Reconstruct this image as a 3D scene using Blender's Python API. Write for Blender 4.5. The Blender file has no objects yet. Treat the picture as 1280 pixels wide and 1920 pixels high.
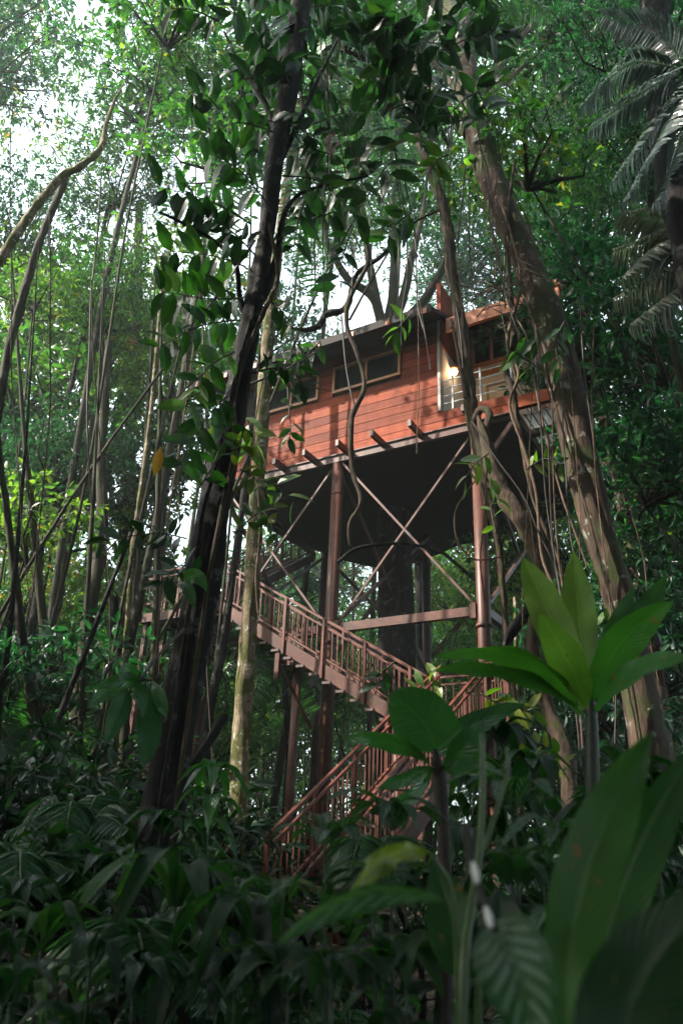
import bpy, math, random
import numpy as np
from mathutils import Vector, Matrix
S = bpy.context.scene; COL = S.collection
R_ = math.radians
rng = np.random.default_rng(7); random.seed(7)

# ------------------------------------------------------------------ camera, sky, sun, exposure
F_PX = 1450.0; PITCH = R_(24.3); ROLL = R_(2.4); CAM = Vector((0, 0, 1.3))
FW = Vector((0, math.cos(PITCH), math.sin(PITCH)))
RT0 = Vector((1, 0, 0)); UP0 = RT0.cross(FW)
RT = RT0 * math.cos(ROLL) + UP0 * math.sin(ROLL); UP = RT.cross(FW)
cam = bpy.data.cameras.new('camera'); camo = bpy.data.objects.new('camera', cam); COL.objects.link(camo)
camo.matrix_world = Matrix(((RT.x, UP.x, -FW.x, CAM.x), (RT.y, UP.y, -FW.y, CAM.y), (RT.z, UP.z, -FW.z, CAM.z), (0, 0, 0, 1)))
cam.sensor_fit = 'VERTICAL'; cam.sensor_height = 36; cam.sensor_width = 24; cam.lens = F_PX / 1920 * 36
cam.clip_start = 0.05; cam.clip_end = 1500
cam.dof.use_dof = True; cam.dof.focus_distance = 16; cam.dof.aperture_fstop = 2.8
S.camera = camo

SUN_AZ, SUN_EL = 262, 38
w = bpy.data.worlds.new('World'); S.world = w; w.use_nodes = True
nt = w.node_tree; bg = nt.nodes['Background']
sky = nt.nodes.new('ShaderNodeTexSky'); sky.sky_type = 'NISHITA'; sky.sun_disc = False
sky.sun_elevation = R_(SUN_EL); sky.sun_rotation = R_(SUN_AZ); sky.air_density = 1.0; sky.dust_density = 6.0; sky.ozone_density = 1.0
mxs = nt.nodes.new('ShaderNodeMix'); mxs.data_type = 'RGBA'; mxs.inputs[0].default_value = .6          # thin bright overcast over the blue
nt.links.new(sky.outputs[0], mxs.inputs[6]); mxs.inputs[7].default_value = (6.4, 7.4, 7.8, 1); nt.links.new(mxs.outputs[2], bg.inputs[0]); bg.inputs[1].default_value = 0.15
sl = bpy.data.lights.new('sun', 'SUN'); sl.energy = 4.2; sl.angle = R_(0.6); sl.color = (1, .93, .82)
so = bpy.data.objects.new('sun', sl); COL.objects.link(so)
sd = Vector((math.sin(R_(SUN_AZ)) * math.cos(R_(SUN_EL)), math.cos(R_(SUN_AZ)) * math.cos(R_(SUN_EL)), math.sin(R_(SUN_EL))))
so.rotation_euler = sd.to_track_quat('Z', 'Y').to_euler(); so.location = (-40, 0, 60)
S.view_settings.view_transform = 'Standard'; S.view_settings.look = 'None'; S.view_settings.gamma = 1
S.view_settings.exposure = 1.65
cy = S.cycles
cy.max_bounces = 6; cy.diffuse_bounces = 3; cy.glossy_bounces = 2; cy.transmission_bounces = 4; cy.volume_bounces = 0; cy.transparent_max_bounces = 8
cy.caustics_reflective = False; cy.caustics_refractive = False; cy.sample_clamp_indirect = 4
cy.volume_step_rate = 4

# ------------------------------------------------------------------ helpers
def ray(px, py):
    return (FW * F_PX + RT * (px - 640) + UP * (960 - py)).normalized()
def at(px, py, d):                       # point on that line of sight, d metres away on the ground plan
    r = ray(px, py); return CAM + r * (d / math.hypot(r.x, r.y))
def depth(p): return (Vector(p) - CAM).dot(FW)
def pxm(p): return max(.2, depth(p)) / F_PX      # metres per photo pixel at p
def ground_z(x, y):
    r = np.hypot(x, y)
    z = .75 * np.clip((r - 2.5) / 8, 0, 1) + .18 * np.sin(x * .31 + 1) * np.cos(y * .27) * np.clip(r / 12, 0, 1)
    z = z + .07 * np.sin(x * 1.3 + y * .7) * np.clip(r / 6, 0, 1)
    return z + np.clip((r - 45) / 60, 0, 3) * 2.0
def tag(o, label=None, cat=None, group=None, kind=None):
    if label: o['label'] = label
    if cat: o['category'] = cat
    if group: o['group'] = group
    if kind: o['kind'] = kind
    return o
def empty(name, loc, label, cat, group=None, rz=0):
    o = bpy.data.objects.new(name, None); COL.objects.link(o); o.location = loc; o.rotation_euler = (0, 0, rz)
    o.empty_display_size = .2
    return tag(o, label, cat, group)
def link(name, me, parent=None):
    o = bpy.data.objects.new(name, me); COL.objects.link(o)
    if parent is not None: o.parent = parent
    return o
def np_mesh(name, v, f, mat, tint=None, uv=None, smooth=False):
    """v (N,3); f list of int arrays (M,3)/(M,4); tint per vertex; uv per vertex"""
    me = bpy.data.meshes.new(name); v = np.asarray(v, np.float32)
    fs = f if isinstance(f, (list, tuple)) else [f]
    fs = [np.asarray(a, np.int32) for a in fs if len(a)]
    loops = np.concatenate([a.ravel() for a in fs]); tot = np.concatenate([np.full(len(a), a.shape[1], np.int32) for a in fs])
    st = np.concatenate([[0], np.cumsum(tot)[:-1]]).astype(np.int32)
    me.vertices.add(len(v)); me.vertices.foreach_set('co', v.ravel())
    me.loops.add(len(loops)); me.loops.foreach_set('vertex_index', loops)
    me.polygons.add(len(tot)); me.polygons.foreach_set('loop_start', st)
    me.polygons.foreach_set('use_smooth', np.full(len(tot), bool(smooth)))
    if tint is not None:
        a = me.attributes.new('tint', 'FLOAT', 'POINT'); a.data.foreach_set('value', np.asarray(tint, np.float32))
    if uv is not None:
        u = me.uv_layers.new(name='UVMap'); u.data.foreach_set('uv', np.asarray(uv, np.float32)[loops].ravel())
    me.update(calc_edges=True); me.materials.append(mat)
    return me
class MB:                                 # collects boxes / bars / tubes into ONE mesh
    def __init__(s): s.v = []; s.f = []; s.n = 0
    def add(s, v, f):
        s.v.append(np.asarray(v, float)); s.f.append(np.asarray(f) + s.n); s.n += len(v)
    def box(s, a, b):
        (x0, y0, z0), (x1, y1, z1) = a, b
        v = [(x0, y0, z0), (x1, y0, z0), (x1, y1, z0), (x0, y1, z0), (x0, y0, z1), (x1, y0, z1), (x1, y1, z1), (x0, y1, z1)]
        s.add(v, [(0, 3, 2, 1), (4, 5, 6, 7), (0, 1, 5, 4), (1, 2, 6, 5), (2, 3, 7, 6), (3, 0, 4, 7)])
    def hexa(s, lo, hi):                  # lo, hi: 4 points each
        s.add(list(lo) + list(hi), [(0, 3, 2, 1), (4, 5, 6, 7), (0, 1, 5, 4), (1, 2, 6, 5), (2, 3, 7, 6), (3, 0, 4, 7)])
    def bar(s, p, q, w, h, up=(0, 0, 1)):
        p = Vector(p); q = Vector(q); d = (q - p).normalized(); u = Vector(up)
        if abs(d.dot(u)) > .98: u = Vector((0, 1, 0))
        a = d.cross(u).normalized(); b = a.cross(d).normalized()
        c = [a * sx * w / 2 + b * sy * h / 2 for sx, sy in ((-1, -1), (1, -1), (1, 1), (-1, 1))]
        s.hexa([p + k for k in c], [q + k for k in c])
    def tube(s, pts, rad, n=10, cap=True):
        pts = [Vector(p) for p in pts]; rad = rad if hasattr(rad, '__len__') else [rad] * len(pts)
        V = []; prev = None
        for i, p in enumerate(pts):
            d = (pts[min(i + 1, len(pts) - 1)] - pts[max(i - 1, 0)]).normalized()
            if prev is None: a = d.orthogonal().normalized()
            else:
                a = (prev - d * prev.dot(d)).normalized()
            prev = a; b = d.cross(a)
            for k in range(n):
                t = 2 * math.pi * k / n; V.append(p + (a * math.cos(t) + b * math.sin(t)) * rad[i])
        Fq = []
        for i in range(len(pts) - 1):
            for k in range(n):
                k2 = (k + 1) % n; Fq.append((i * n + k, i * n + k2, (i + 1) * n + k2, (i + 1) * n + k))
        if cap:
            V.append(pts[0]); V.append(pts[-1]); c0 = len(V) - 2; c1 = c0 + 1; m = (len(pts) - 1) * n
            for k in range(0, n):
                k2 = (k + 1) % n
                Fq.append((c0, k2, k, k)); Fq.append((c1, m + k, m + k2, m + k2))
        s.add(V, Fq)
    def build(s, name, mat, parent=None, smooth=False):
        v = np.concatenate(s.v); f = np.concatenate(s.f)
        tri = f[f[:, 2] == f[:, 3]][:, :3]; quad = f[f[:, 2] != f[:, 3]]
        return link(name, np_mesh(name, v, [quad, tri], mat, smooth=smooth), parent)
def spline(pts, sub=6):                   # Catmull-Rom through rows of numbers
    P = np.asarray(pts, float); P = np.vstack([2 * P[0] - P[1], P, 2 * P[-1] - P[-2]]); out = []
    for i in range(1, len(P) - 2):
        p0, p1, p2, p3 = P[i - 1:i + 3]
        for k in range(sub):
            t = k / sub
            out.append(.5 * (2 * p1 + (p2 - p0) * t + (2 * p0 - 5 * p1 + 4 * p2 - p3) * t * t + (3 * p1 - p0 - 3 * p2 + p3) * t ** 3))
    out.append(P[-2]); return np.array(out)
def bark_tube(pts, rad, mat, name, parent=None, n=18, sub=7, rough=.07, flute=0, seed=0):
    """a limb with an irregular skin: lumps, flutes, slight wander"""
    r_ = np.random.default_rng(abs(int(seed)) + 1)
    Q = spline(np.hstack([np.asarray(pts, float), np.asarray(rad, float)[:, None]]), sub)
    P, Rr = Q[:, :3], np.maximum(Q[:, 3], .002); m = len(P)
    V = np.zeros((m, n, 3)); prev = None
    th = np.arange(n) * 2 * math.pi / n; ph = r_.uniform(0, 6.28, 8)
    L = np.concatenate([[0], np.cumsum(np.linalg.norm(np.diff(P, axis=0), axis=1))])
    for i in range(m):
        d = P[min(i + 1, m - 1)] - P[max(i - 1, 0)]; d /= np.linalg.norm(d) + 1e-9
        if prev is None:
            a = np.cross(d, [.3, .9, .1]); a /= np.linalg.norm(a)
        else:
            a = prev - d * prev.dot(d); a /= np.linalg.norm(a)
        prev = a; b = np.cross(d, a)
        l = L[i] / max(Rr[0], .05)
        k = 1 + rough * (np.sin(3 * th + ph[0] + .35 * l) + .7 * np.sin(5 * th + ph[1] - .23 * l) + .6 * np.sin(2 * th + ph[2] + .9 * l) + .5 * np.sin(.7 * l + ph[3]))
        k = k + flute * np.abs(np.sin(2.5 * th + ph[4] + .1 * l))
        k = k + rough * .5 * r_.normal(size=n)
        V[i] = P[i] + (np.outer(np.cos(th), a) + np.outer(np.sin(th), b)) * (Rr[i] * k)[:, None]
    idx = np.arange(m * n).reshape(m, n)
    A = idx[:-1]; B = idx[1:]
    Fq = np.stack([A, np.roll(A, -1, 1), np.roll(B, -1, 1), B], -1).reshape(-1, 4)
    V = V.reshape(-1, 3)
    uv = np.stack([np.tile(th / 6.283, m), np.repeat(L, n)], -1)
    return V, Fq, uv
def bark_obj(pts, rad, mat, name, parent=None, **k):
    V, Fq, uv = bark_tube(pts, rad, mat, name, **k)
    return link(name, np_mesh(name, V, Fq, mat, uv=uv, smooth=True), parent)
def multi_bark(limbs, mat, name, parent=None, **k):
    Vs = []; Fs = []; Us = []; n = 0
    for i, (p, r) in enumerate(limbs):
        V, Fq, uv = bark_tube(p, r, mat, name, seed=k.get('seed', 0) + i, **{a: b for a, b in k.items() if a != 'seed'})
        Vs.append(V); Fs.append(Fq + n); Us.append(uv); n += len(V)
    return link(name, np_mesh(name, np.concatenate(Vs), np.concatenate(Fs), mat, uv=np.concatenate(Us), smooth=True), parent)

# ------------------------------------------------------------------ materials
def mat_base(name):
    m = bpy.data.materials.new(name); m.use_nodes = True; t = m.node_tree
    return m, t, t.nodes['Principled BSDF']
def ramp(t, fac, stops):
    r = t.nodes.new('ShaderNodeValToRGB'); e = r.color_ramp.elements
    while len(e) > 1: e.remove(e[-1])
    e[0].position, e[0].color = stops[0][0], (*stops[0][1], 1)
    for p, c in stops[1:]: e.new(p).color = (*c, 1)
    t.links.new(fac, r.inputs[0]); return r.outputs[0]
def noise(t, scale, coord='Object', detail=5, rough=.6, vec=None, stretch=None):
    n = t.nodes.new('ShaderNodeTexNoise'); n.inputs['Scale'].default_value = scale; n.inputs['Detail'].default_value = detail; n.inputs['Roughness'].default_value = rough
    tc = t.nodes.new('ShaderNodeTexCoord'); o = tc.outputs[coord]
    if stretch:
        mp = t.nodes.new('ShaderNodeMapping'); mp.inputs['Scale'].default_value = stretch; t.links.new(o, mp.inputs[0]); o = mp.outputs[0]
    t.links.new(o, n.inputs['Vector']); return n.outputs['Fac']
def bump(t, h, b, strength=.5, dist=.02):
    n = t.nodes.new('ShaderNodeBump'); n.inputs['Strength'].default_value = strength; n.inputs['Distance'].default_value = dist
    t.links.new(h, n.inputs['Height']); t.links.new(n.outputs[0], b.inputs['Normal'])
def plain(name, stops, scale=4, rough=.6, bstr=.3, bdist=.01, stretch=None, spec=.5, coord='Object', metal=0, grime=None):
    m, t, b = mat_base(name); n = noise(t, scale, coord, stretch=stretch)
    c = ramp(t, n, stops)
    if grime:
        mx = t.nodes.new('ShaderNodeMix'); mx.data_type = 'RGBA'; t.links.new(ramp(t, noise(t, 3.1, detail=7, rough=.75), [(.5, (0, 0, 0)), (.66, (1, 1, 1))]), mx.inputs[0]); t.links.new(c, mx.inputs[6]); mx.inputs[7].default_value = (*grime, 1); c = mx.outputs[2]
    t.links.new(c, b.inputs['Base Color']); b.inputs['Roughness'].default_value = rough
    b.inputs['Specular IOR Level'].default_value = spec; b.inputs['Metallic'].default_value = metal
    if bstr: bump(t, n, b, bstr, bdist)
    return m
def bark(name, dark, mid, light, moss=None, moss_amt=.5, lichen=None, scale=1.0, bstr=.9):
    m, t, b = mat_base(name)
    n1 = noise(t, 9 * scale, stretch=(1, 1, .25), detail=8, rough=.7); n2 = noise(t, 2.3 * scale, detail=4)
    c = ramp(t, n1, [(.3, dark), (.52, mid), (.72, light)])
    if moss:
        mx = t.nodes.new('ShaderNodeMix'); mx.data_type = 'RGBA'; t.links.new(c, mx.inputs[6]); mx.inputs[7].default_value = (*moss, 1)
        t.links.new(ramp(t, n2, [(.62 - moss_amt * .3, (0, 0, 0)), (.72 - moss_amt * .3, (1, 1, 1))]), mx.inputs[0]); c = mx.outputs[2]
    if lichen:
        n3 = noise(t, 6 * scale, detail=3)
        mx = t.nodes.new('ShaderNodeMix'); mx.data_type = 'RGBA'; t.links.new(c, mx.inputs[6]); mx.inputs[7].default_value = (*lichen, 1)
        t.links.new(ramp(t, n3, [(.6, (0, 0, 0)), (.66, (1, 1, 1))]), mx.inputs[0]); c = mx.outputs[2]
    t.links.new(c, b.inputs['Base Color']); b.inputs['Roughness'].default_value = .85; b.inputs['Specular IOR Level'].default_value = .25
    bump(t, n1, b, bstr, .05)
    return m
def leafmat(name, stops, trans=.35, rough=.42, spec=.5, vein=None, objvar=.25, stripes=None, tcol=(1.0, 1.35, .35), spots=False):
    """stops: tint -> colour; vein: contrast of pinnate veins over UV; stripes: pale colour painted between veins (calathea)"""
    m, t, b = mat_base(name); L = t.links
    at_ = t.nodes.new('ShaderNodeAttribute'); at_.attribute_name = 'tint'
    oi = t.nodes.new('ShaderNodeObjectInfo')
    ma = t.nodes.new('ShaderNodeMath'); ma.operation = 'MULTIPLY_ADD'; L.new(oi.outputs['Random'], ma.inputs[0]); ma.inputs[1].default_value = objvar; L.new(at_.outputs['Fac'], ma.inputs[2])
    su = t.nodes.new('ShaderNodeMath'); su.operation = 'SUBTRACT'; L.new(ma.outputs[0], su.inputs[0]); su.inputs[1].default_value = objvar / 2
    c = ramp(t, su.outputs[0], stops)
    if vein:
        uv = t.nodes.new('ShaderNodeTexCoord'); sp = t.nodes.new('ShaderNodeSeparateXYZ'); L.new(uv.outputs['UV'], sp.inputs[0])
        # u in 0..1 across (0.5 = midrib), v along
        def M(op, a, b_=None, c_=None):
            n = t.nodes.new('ShaderNodeMath'); n.operation = op
            for i, x in enumerate((a, b_, c_)):
                if x is None: continue
                if isinstance(x, (int, float)): n.inputs[i].default_value = x
                else: L.new(x, n.inputs[i])
            return n.outputs[0]
        au = M('ABSOLUTE', M('SUBTRACT', sp.outputs[0], .5))
        ph = M('SUBTRACT', M('MULTIPLY', sp.outputs[1], vein), M('MULTIPLY', M('POWER', au, .8), vein * .42))
        wv = M('ABSOLUTE', M('SUBTRACT', M('FRACT', ph), .5))        # .5 at the vein
        mid = M('LESS_THAN', au, .018)
        vl = M('MAXIMUM', M('GREATER_THAN', wv, .46), mid)
        if stripes:
            nz = noise(t, 26, detail=2)
            st = M('MULTIPLY', M('MULTIPLY', M('LESS_THAN', wv, .2), M('GREATER_THAN', au, .07)), M('LESS_THAN', M('ADD', au, M('MULTIPLY', nz, .25)), .5))
            mx = t.nodes.new('ShaderNodeMix'); mx.data_type = 'RGBA'; L.new(M('MULTIPLY', st, .85), mx.inputs[0]); L.new(c, mx.inputs[6]); mx.inputs[7].default_value = (*stripes, 1); c = mx.outputs[2]
        mx = t.nodes.new('ShaderNodeMix'); mx.data_type = 'RGBA'; mx.blend_type = 'MULTIPLY'; L.new(M('MULTIPLY', vl, .5), mx.inputs[0]); L.new(c, mx.inputs[6]); mx.inputs[7].default_value = (1.9, 1.7, 1.2, 1) ; c = mx.outputs[2]
        hgt = M('ADD', M('MULTIPLY', wv, -1.0), M('MULTIPLY', M('GREATER_THAN', au, .02), .4))
        bump(t, hgt, b, .55, .006)
    nn = noise(t, 7, detail=3)
    hv = t.nodes.new('ShaderNodeMix'); hv.data_type = 'RGBA'; hv.blend_type = 'MULTIPLY'; hv.inputs[0].default_value = .6; L.new(c, hv.inputs[6]); L.new(ramp(t, nn, [(.3, (.65, .65, .65)), (.7, (1.25, 1.25, 1.2))]), hv.inputs[7]); c = hv.outputs[2]
    if spots:
        sn = noise(t, 30, detail=3)
        mx = t.nodes.new('ShaderNodeMix'); mx.data_type = 'RGBA'; L.new(ramp(t, sn, [(.66, (0, 0, 0)), (.72, (1, 1, 1))]), mx.inputs[0]); L.new(c, mx.inputs[6]); mx.inputs[7].default_value = (.13, .07, .02, 1); c = mx.outputs[2]
    L.new(c, b.inputs['Base Color']); b.inputs['Roughness'].default_value = rough; b.inputs['Specular IOR Level'].default_value = spec
    tr = t.nodes.new('ShaderNodeBsdfTranslucent')
    tm = t.nodes.new('ShaderNodeMix'); tm.data_type = 'RGBA'; tm.blend_type = 'MULTIPLY'; tm.inputs[0].default_value = 1; L.new(c, tm.inputs[6]); tm.inputs[7].default_value = (*[x * 2.2 for x in tcol], 1)
    L.new(tm.outputs[2], tr.inputs[0])
    ms = t.nodes.new('ShaderNodeMixShader'); ms.inputs[0].default_value = trans
    L.new(b.outputs[0], ms.inputs[1]); L.new(tr.outputs[0], ms.inputs[2]); L.new(ms.outputs[0], t.nodes['Material Output'].inputs[0])
    return m
M = {}
M['siding'] = plain('red_stained_siding', [(.3, (.22, .042, .02)), (.5, (.31, .065, .03)), (.72, (.38, .095, .045))], 2.2, .5, .25, .004, stretch=(.6, 3, 9))
m, t, b = mat_base('red_stained_siding'); g_ = t.nodes.new('ShaderNodeNewGeometry')
n1 = noise(t, 2.2, stretch=(.6, 3, 9)); n2 = noise(t, 1.6, stretch=(2.5, 2.5, .5), detail=4); n3 = noise(t, 26, stretch=(.35, 1, 3))
c1 = ramp(t, n1, [(.3, (.19, .036, .014)), (.5, (.27, .056, .022)), (.72, (.33, .082, .034))]); c2 = ramp(t, g_.outputs['Random Per Island'], [(0, (.62, .6, .6)), (.5, (.95, .95, .95)), (1, (1.2, 1.22, 1.2))]); c3 = ramp(t, n2, [(.4, (1, 1, 1)), (.62, (.8, .74, .7)), (.75, (.55, .6, .55))]); c4 = ramp(t, n3, [(.35, (.78, .75, .75)), (.65, (1.08, 1.08, 1.08))])
for q_ in (c2, c3, c4):
    mx = t.nodes.new('ShaderNodeMix'); mx.data_type = 'RGBA'; mx.blend_type = 'MULTIPLY'; mx.inputs[0].default_value = 1; t.links.new(c1, mx.inputs[6]); t.links.new(q_, mx.inputs[7]); c1 = mx.outputs[2]
t.links.new(c1, b.inputs['Base Color']); b.inputs['Roughness'].default_value = .65; b.inputs['Specular IOR Level'].default_value = .15; bump(t, n3, b, .3, .006); M['siding'] = m
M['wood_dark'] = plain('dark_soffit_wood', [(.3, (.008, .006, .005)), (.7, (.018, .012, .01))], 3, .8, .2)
M['wood_frame'] = plain('varnished_frame_wood', [(.3, (.36, .15, .06)), (.7, (.5, .24, .1))], 5, .4, .2, stretch=(1, 1, 6))
M['fascia'] = plain('orange_stained_fascia', [(.3, (.42, .13, .06)), (.7, (.55, .2, .1))], 3, .5, .2, stretch=(.6, 3, 9))
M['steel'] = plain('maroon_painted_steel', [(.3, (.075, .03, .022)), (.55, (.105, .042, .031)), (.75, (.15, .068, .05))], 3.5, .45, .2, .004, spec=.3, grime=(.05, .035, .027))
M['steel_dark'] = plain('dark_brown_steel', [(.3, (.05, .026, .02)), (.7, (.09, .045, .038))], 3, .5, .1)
M['rail'] = plain('red_brown_railing_paint', [(.3, (.10, .03, .02)), (.7, (.16, .052, .034))], 5, .45, .15, .003, spec=.3, grime=(.05, .03, .02))
M['white'] = plain('white_painted_wall', [(.3, (.78, .8, .82)), (.7, (.86, .87, .88))], 2, .6, .1)
M['trim'] = plain('grey_trim', [(.3, (.34, .3, .28)), (.7, (.42, .38, .35))], 4, .6, .1)
M['wire'] = plain('pale_steel_wire', [(.3, (.3, .31, .32)), (.7, (.4, .41, .42))], 4, .45, 0)
m, t, b = mat_base('dark_window_glass'); b.inputs['Base Color'].default_value = (.012, .016, .016, 1); b.inputs['Roughness'].default_value = .15; b.inputs['Specular IOR Level'].default_value = .15; M['glass'] = m
m, t, b = mat_base('pale_roof_panel'); b.inputs['Base Color'].default_value = (.85, .88, .9, 1); b.inputs['Roughness'].default_value = .5
tr = t.nodes.new('ShaderNodeBsdfTranslucent'); tr.inputs[0].default_value = (.9, .94, .97, 1); ms = t.nodes.new('ShaderNodeMixShader'); ms.inputs[0].default_value = .8
t.links.new(b.outputs[0], ms.inputs[1]); t.links.new(tr.outputs[0], ms.inputs[2]); t.links.new(ms.outputs[0], t.nodes['Material Output'].inputs[0]); M['panel'] = m
m, t, b = mat_base('lamp_glow'); b.inputs['Emission Color'].default_value = (1, .55, .22, 1); b.inputs['Emission Strength'].default_value = 14; M['bulb'] = m
M['lamp_shade'] = plain('copper_lamp_shade', [(.3, (.3, .12, .04)), (.7, (.4, .18, .07))], 6, .35, 0, metal=.5)
M['bark_dark'] = bark('black_bark', (.003, .003, .003), (.009, .0075, .007), (.026, .022, .02), moss=(.03, .04, .014), moss_amt=.1, lichen=(.06, .066, .06))  # near-black bark with sparse moss and lichen flecks
M['bark_brown'] = bark('brown_bark', (.018, .011, .008), (.055, .034, .024), (.13, .09, .065), moss=(.035, .045, .012), moss_amt=.45, lichen=(.2, .2, .16), scale=.8)
M['bark_pale'] = bark('pale_lichen_bark', (.07, .055, .035), (.22, .17, .11), (.42, .36, .26), moss=(.08, .085, .02), moss_amt=.6, lichen=(.42, .43, .36), scale=1.6)
M['bark_grey'] = bark('grey_bark', (.012, .01, .008), (.034, .028, .021), (.08, .066, .05), moss=(.025, .03, .01), moss_amt=.6, scale=.9, bstr=.6)
M['liana'] = bark('liana_bark', (.018, .012, .009), (.055, .036, .025), (.12, .08, .055), moss=(.04, .045, .012), moss_amt=.35, scale=2.5)
M['liana_pale'] = bark('pale_liana_bark', (.05, .033, .024), (.12, .08, .055), (.22, .15, .11), scale=2.5)
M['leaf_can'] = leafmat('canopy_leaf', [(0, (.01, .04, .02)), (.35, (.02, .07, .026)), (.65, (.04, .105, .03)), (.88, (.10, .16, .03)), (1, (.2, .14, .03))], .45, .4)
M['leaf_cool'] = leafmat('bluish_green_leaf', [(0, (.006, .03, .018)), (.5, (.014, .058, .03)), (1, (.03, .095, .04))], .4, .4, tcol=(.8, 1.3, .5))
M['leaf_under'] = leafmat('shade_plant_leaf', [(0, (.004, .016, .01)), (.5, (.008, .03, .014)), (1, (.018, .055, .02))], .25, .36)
M['leaf_warm'] = leafmat('yellow_green_leaf', [(0, (.025, .07, .02)), (.5, (.055, .105, .028)), (.8, (.12, .15, .035)), (.94, (.2, .15, .04)), (1, (.3, .08, .03))], .5, .42)
M['leaf_dark'] = leafmat('glossy_dark_leaf', [(0, (.005, .02, .01)), (.6, (.01, .04, .016)), (1, (.025, .075, .02))], .35, .33, vein=9, spots=True)
M['leaf_big'] = leafmat('broad_green_leaf', [(0, (.008, .035, .012)), (.5, (.018, .065, .016)), (.85, (.06, .12, .018)), (1, (.13, .16, .025))], .3, .36, vein=11, spots=True)
M['leaf_pleat'] = leafmat('pleated_leaf', [(0, (.005, .022, .012)), (.4, (.014, .05, .016)), (.75, (.035, .10, .02)), (1, (.09, .15, .03))], .4, .4, vein=22, spots=True)
M['leaf_ginger'] = leafmat('ginger_leaf', [(0, (.015, .06, .025)), (.5, (.035, .11, .025)), (1, (.13, .2, .05))], .45, .38, vein=22, spots=True)
M['leaf_phil'] = leafmat('deep_veined_leaf', [(0, (.02, .075, .03)), (1, (.04, .12, .04))], .3, .3, vein=10)
M['leaf_calathea'] = leafmat('silver_striped_leaf', [(0, (.01, .045, .02)), (1, (.03, .09, .03))], .3, .34, vein=9, stripes=(.13, .2, .16))
M['leaf_orange'] = leafmat('orange_dead_leaf', [(0, (.25, .1, .03)), (1, (.5, .22, .06))], .4, .5, vein=9)
M['palm'] = leafmat('palm_leaflet', [(0, (.012, .05, .022)), (.6, (.025, .09, .03)), (1, (.05, .13, .035))], .3, .33)
M['palm_dry'] = leafmat('greyish_palm_leaflet', [(0, (.06, .075, .055)), (1, (.16, .17, .13))], .25, .5, tcol=(.9, 1, .7))
M['palm_silver'] = leafmat('waxy_palm_leaflet', [(0, (.07, .1, .09)), (1, (.15, .19, .18))], .15, .25, spec=1.0, tcol=(.8, 1, .85))
M['stem'] = plain('green_plant_stem', [(.3, (.03, .07, .02)), (.7, (.07, .12, .03))], 8, .45, .1)
M['dark_stem'] = plain('dark_plant_stem', [(.3, (.006, .014, .006)), (.7, (.015, .03, .012))], 8, .5, .1)
M['twig'] = plain('brown_twig', [(.3, (.012, .009, .007)), (.7, (.04, .028, .02))], 12, .7, .3)
m, t, b = mat_base('twig_with_white_fungus'); n = noise(t, 14, detail=2)
t.links.new(ramp(t, n, [(.5, (.09, .05, .035)), (.56, (.75, .75, .72))]), b.inputs['Base Color']); M['fungus'] = plain('white_fungus', [(.3, (.7, .7, .68)), (.7, (.82, .82, .8))], 20, .9, .4)
M['ground'] = plain('forest_floor', [(.3, (.01, .008, .006)), (.5, (.028, .02, .013)), (.7, (.055, .038, .024))], 3, .95, .8, .05)
M['litter'] = leafmat('fallen_leaf', [(0, (.03, .018, .01)), (.5, (.08, .045, .02)), (1, (.17, .09, .035))], .1, .6)
M['flower'] = plain('dried_pinkish_flower', [(.3, (.35, .22, .2)), (.7, (.6, .45, .4))], 8, .7, .3)

# ------------------------------------------------------------------ ground
def build_ground():
    g = np.concatenate([-np.geomspace(600, 20, 26), np.linspace(-19, 19, 60), np.geomspace(20, 600, 26)])
    X, Y = np.meshgrid(g, g); Z = ground_z(X, Y)
    n = len(g); idx = np.arange(n * n).reshape(n, n)
    Fq = np.stack([idx[:-1, :-1], idx[:-1, 1:], idx[1:, 1:], idx[1:, :-1]], -1).reshape(-1, 4)
    tag(link('ground', np_mesh('ground', np.stack([X, Y, Z], -1).reshape(-1, 3), Fq, M['ground'], smooth=True)), kind='structure')
build_ground()

# ------------------------------------------------------------------ leaves
def unit(a): return a / (np.linalg.norm(a, axis=-1, keepdims=True) + 1e-9)
def leaf_arrays(P, D, N, L, W, tint, fold=.25, droop=.2, shape='simple'):
    """many leaves at once. P base, D direction, N upper side, L length, W half-width"""
    P, D, N = map(np.asarray, (P, D, N)); k = len(P)
    D = unit(D); Sd = unit(np.cross(D, N)); N = np.cross(Sd, D)
    L = np.asarray(L)[:, None]; W = np.asarray(W)[:, None]
    if shape == 'simple':
        mid = P + D * L * .5 + N * L * .04; tip = P + D * L - N * L * droop
        l = P + D * L * .45 - Sd * W + N * W * fold; r = P + D * L * .45 + Sd * W + N * W * fold
        V = np.stack([P, l, tip, r], 1).reshape(-1, 3)
        b = np.arange(k)[:, None] * 4
        T = np.concatenate([b + [0, 1, 2], b + [0, 2, 3]]); return V, T, np.repeat(tint, 4)
    rows = [(0, 0), (.22, .8), (.5, 1.0), (.78, .66), (1, 0)]
    cols = []
    for v_, w_ in rows:
        c = P + D * L * v_ - N * L * droop * v_ * v_
        if w_ == 0: cols.append(c)
        else: cols += [c - Sd * W * w_ + N * W * fold * w_, c, c + Sd * W * w_ + N * W * fold * w_]
    V = np.stack(cols, 1).reshape(-1, 3); b = np.arange(k)[:, None] * 11
    q = [[1, 4, 5, 2], [2, 5, 6, 3], [4, 7, 8, 5], [5, 8, 9, 6]]; t3 = [[0, 1, 2], [0, 2, 3], [7, 10, 8], [8, 10, 9]]
    Q = np.concatenate([b + x for x in q]); T = np.concatenate([b + x for x in t3])
    return V, (Q, T), np.repeat(tint, 11)
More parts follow.
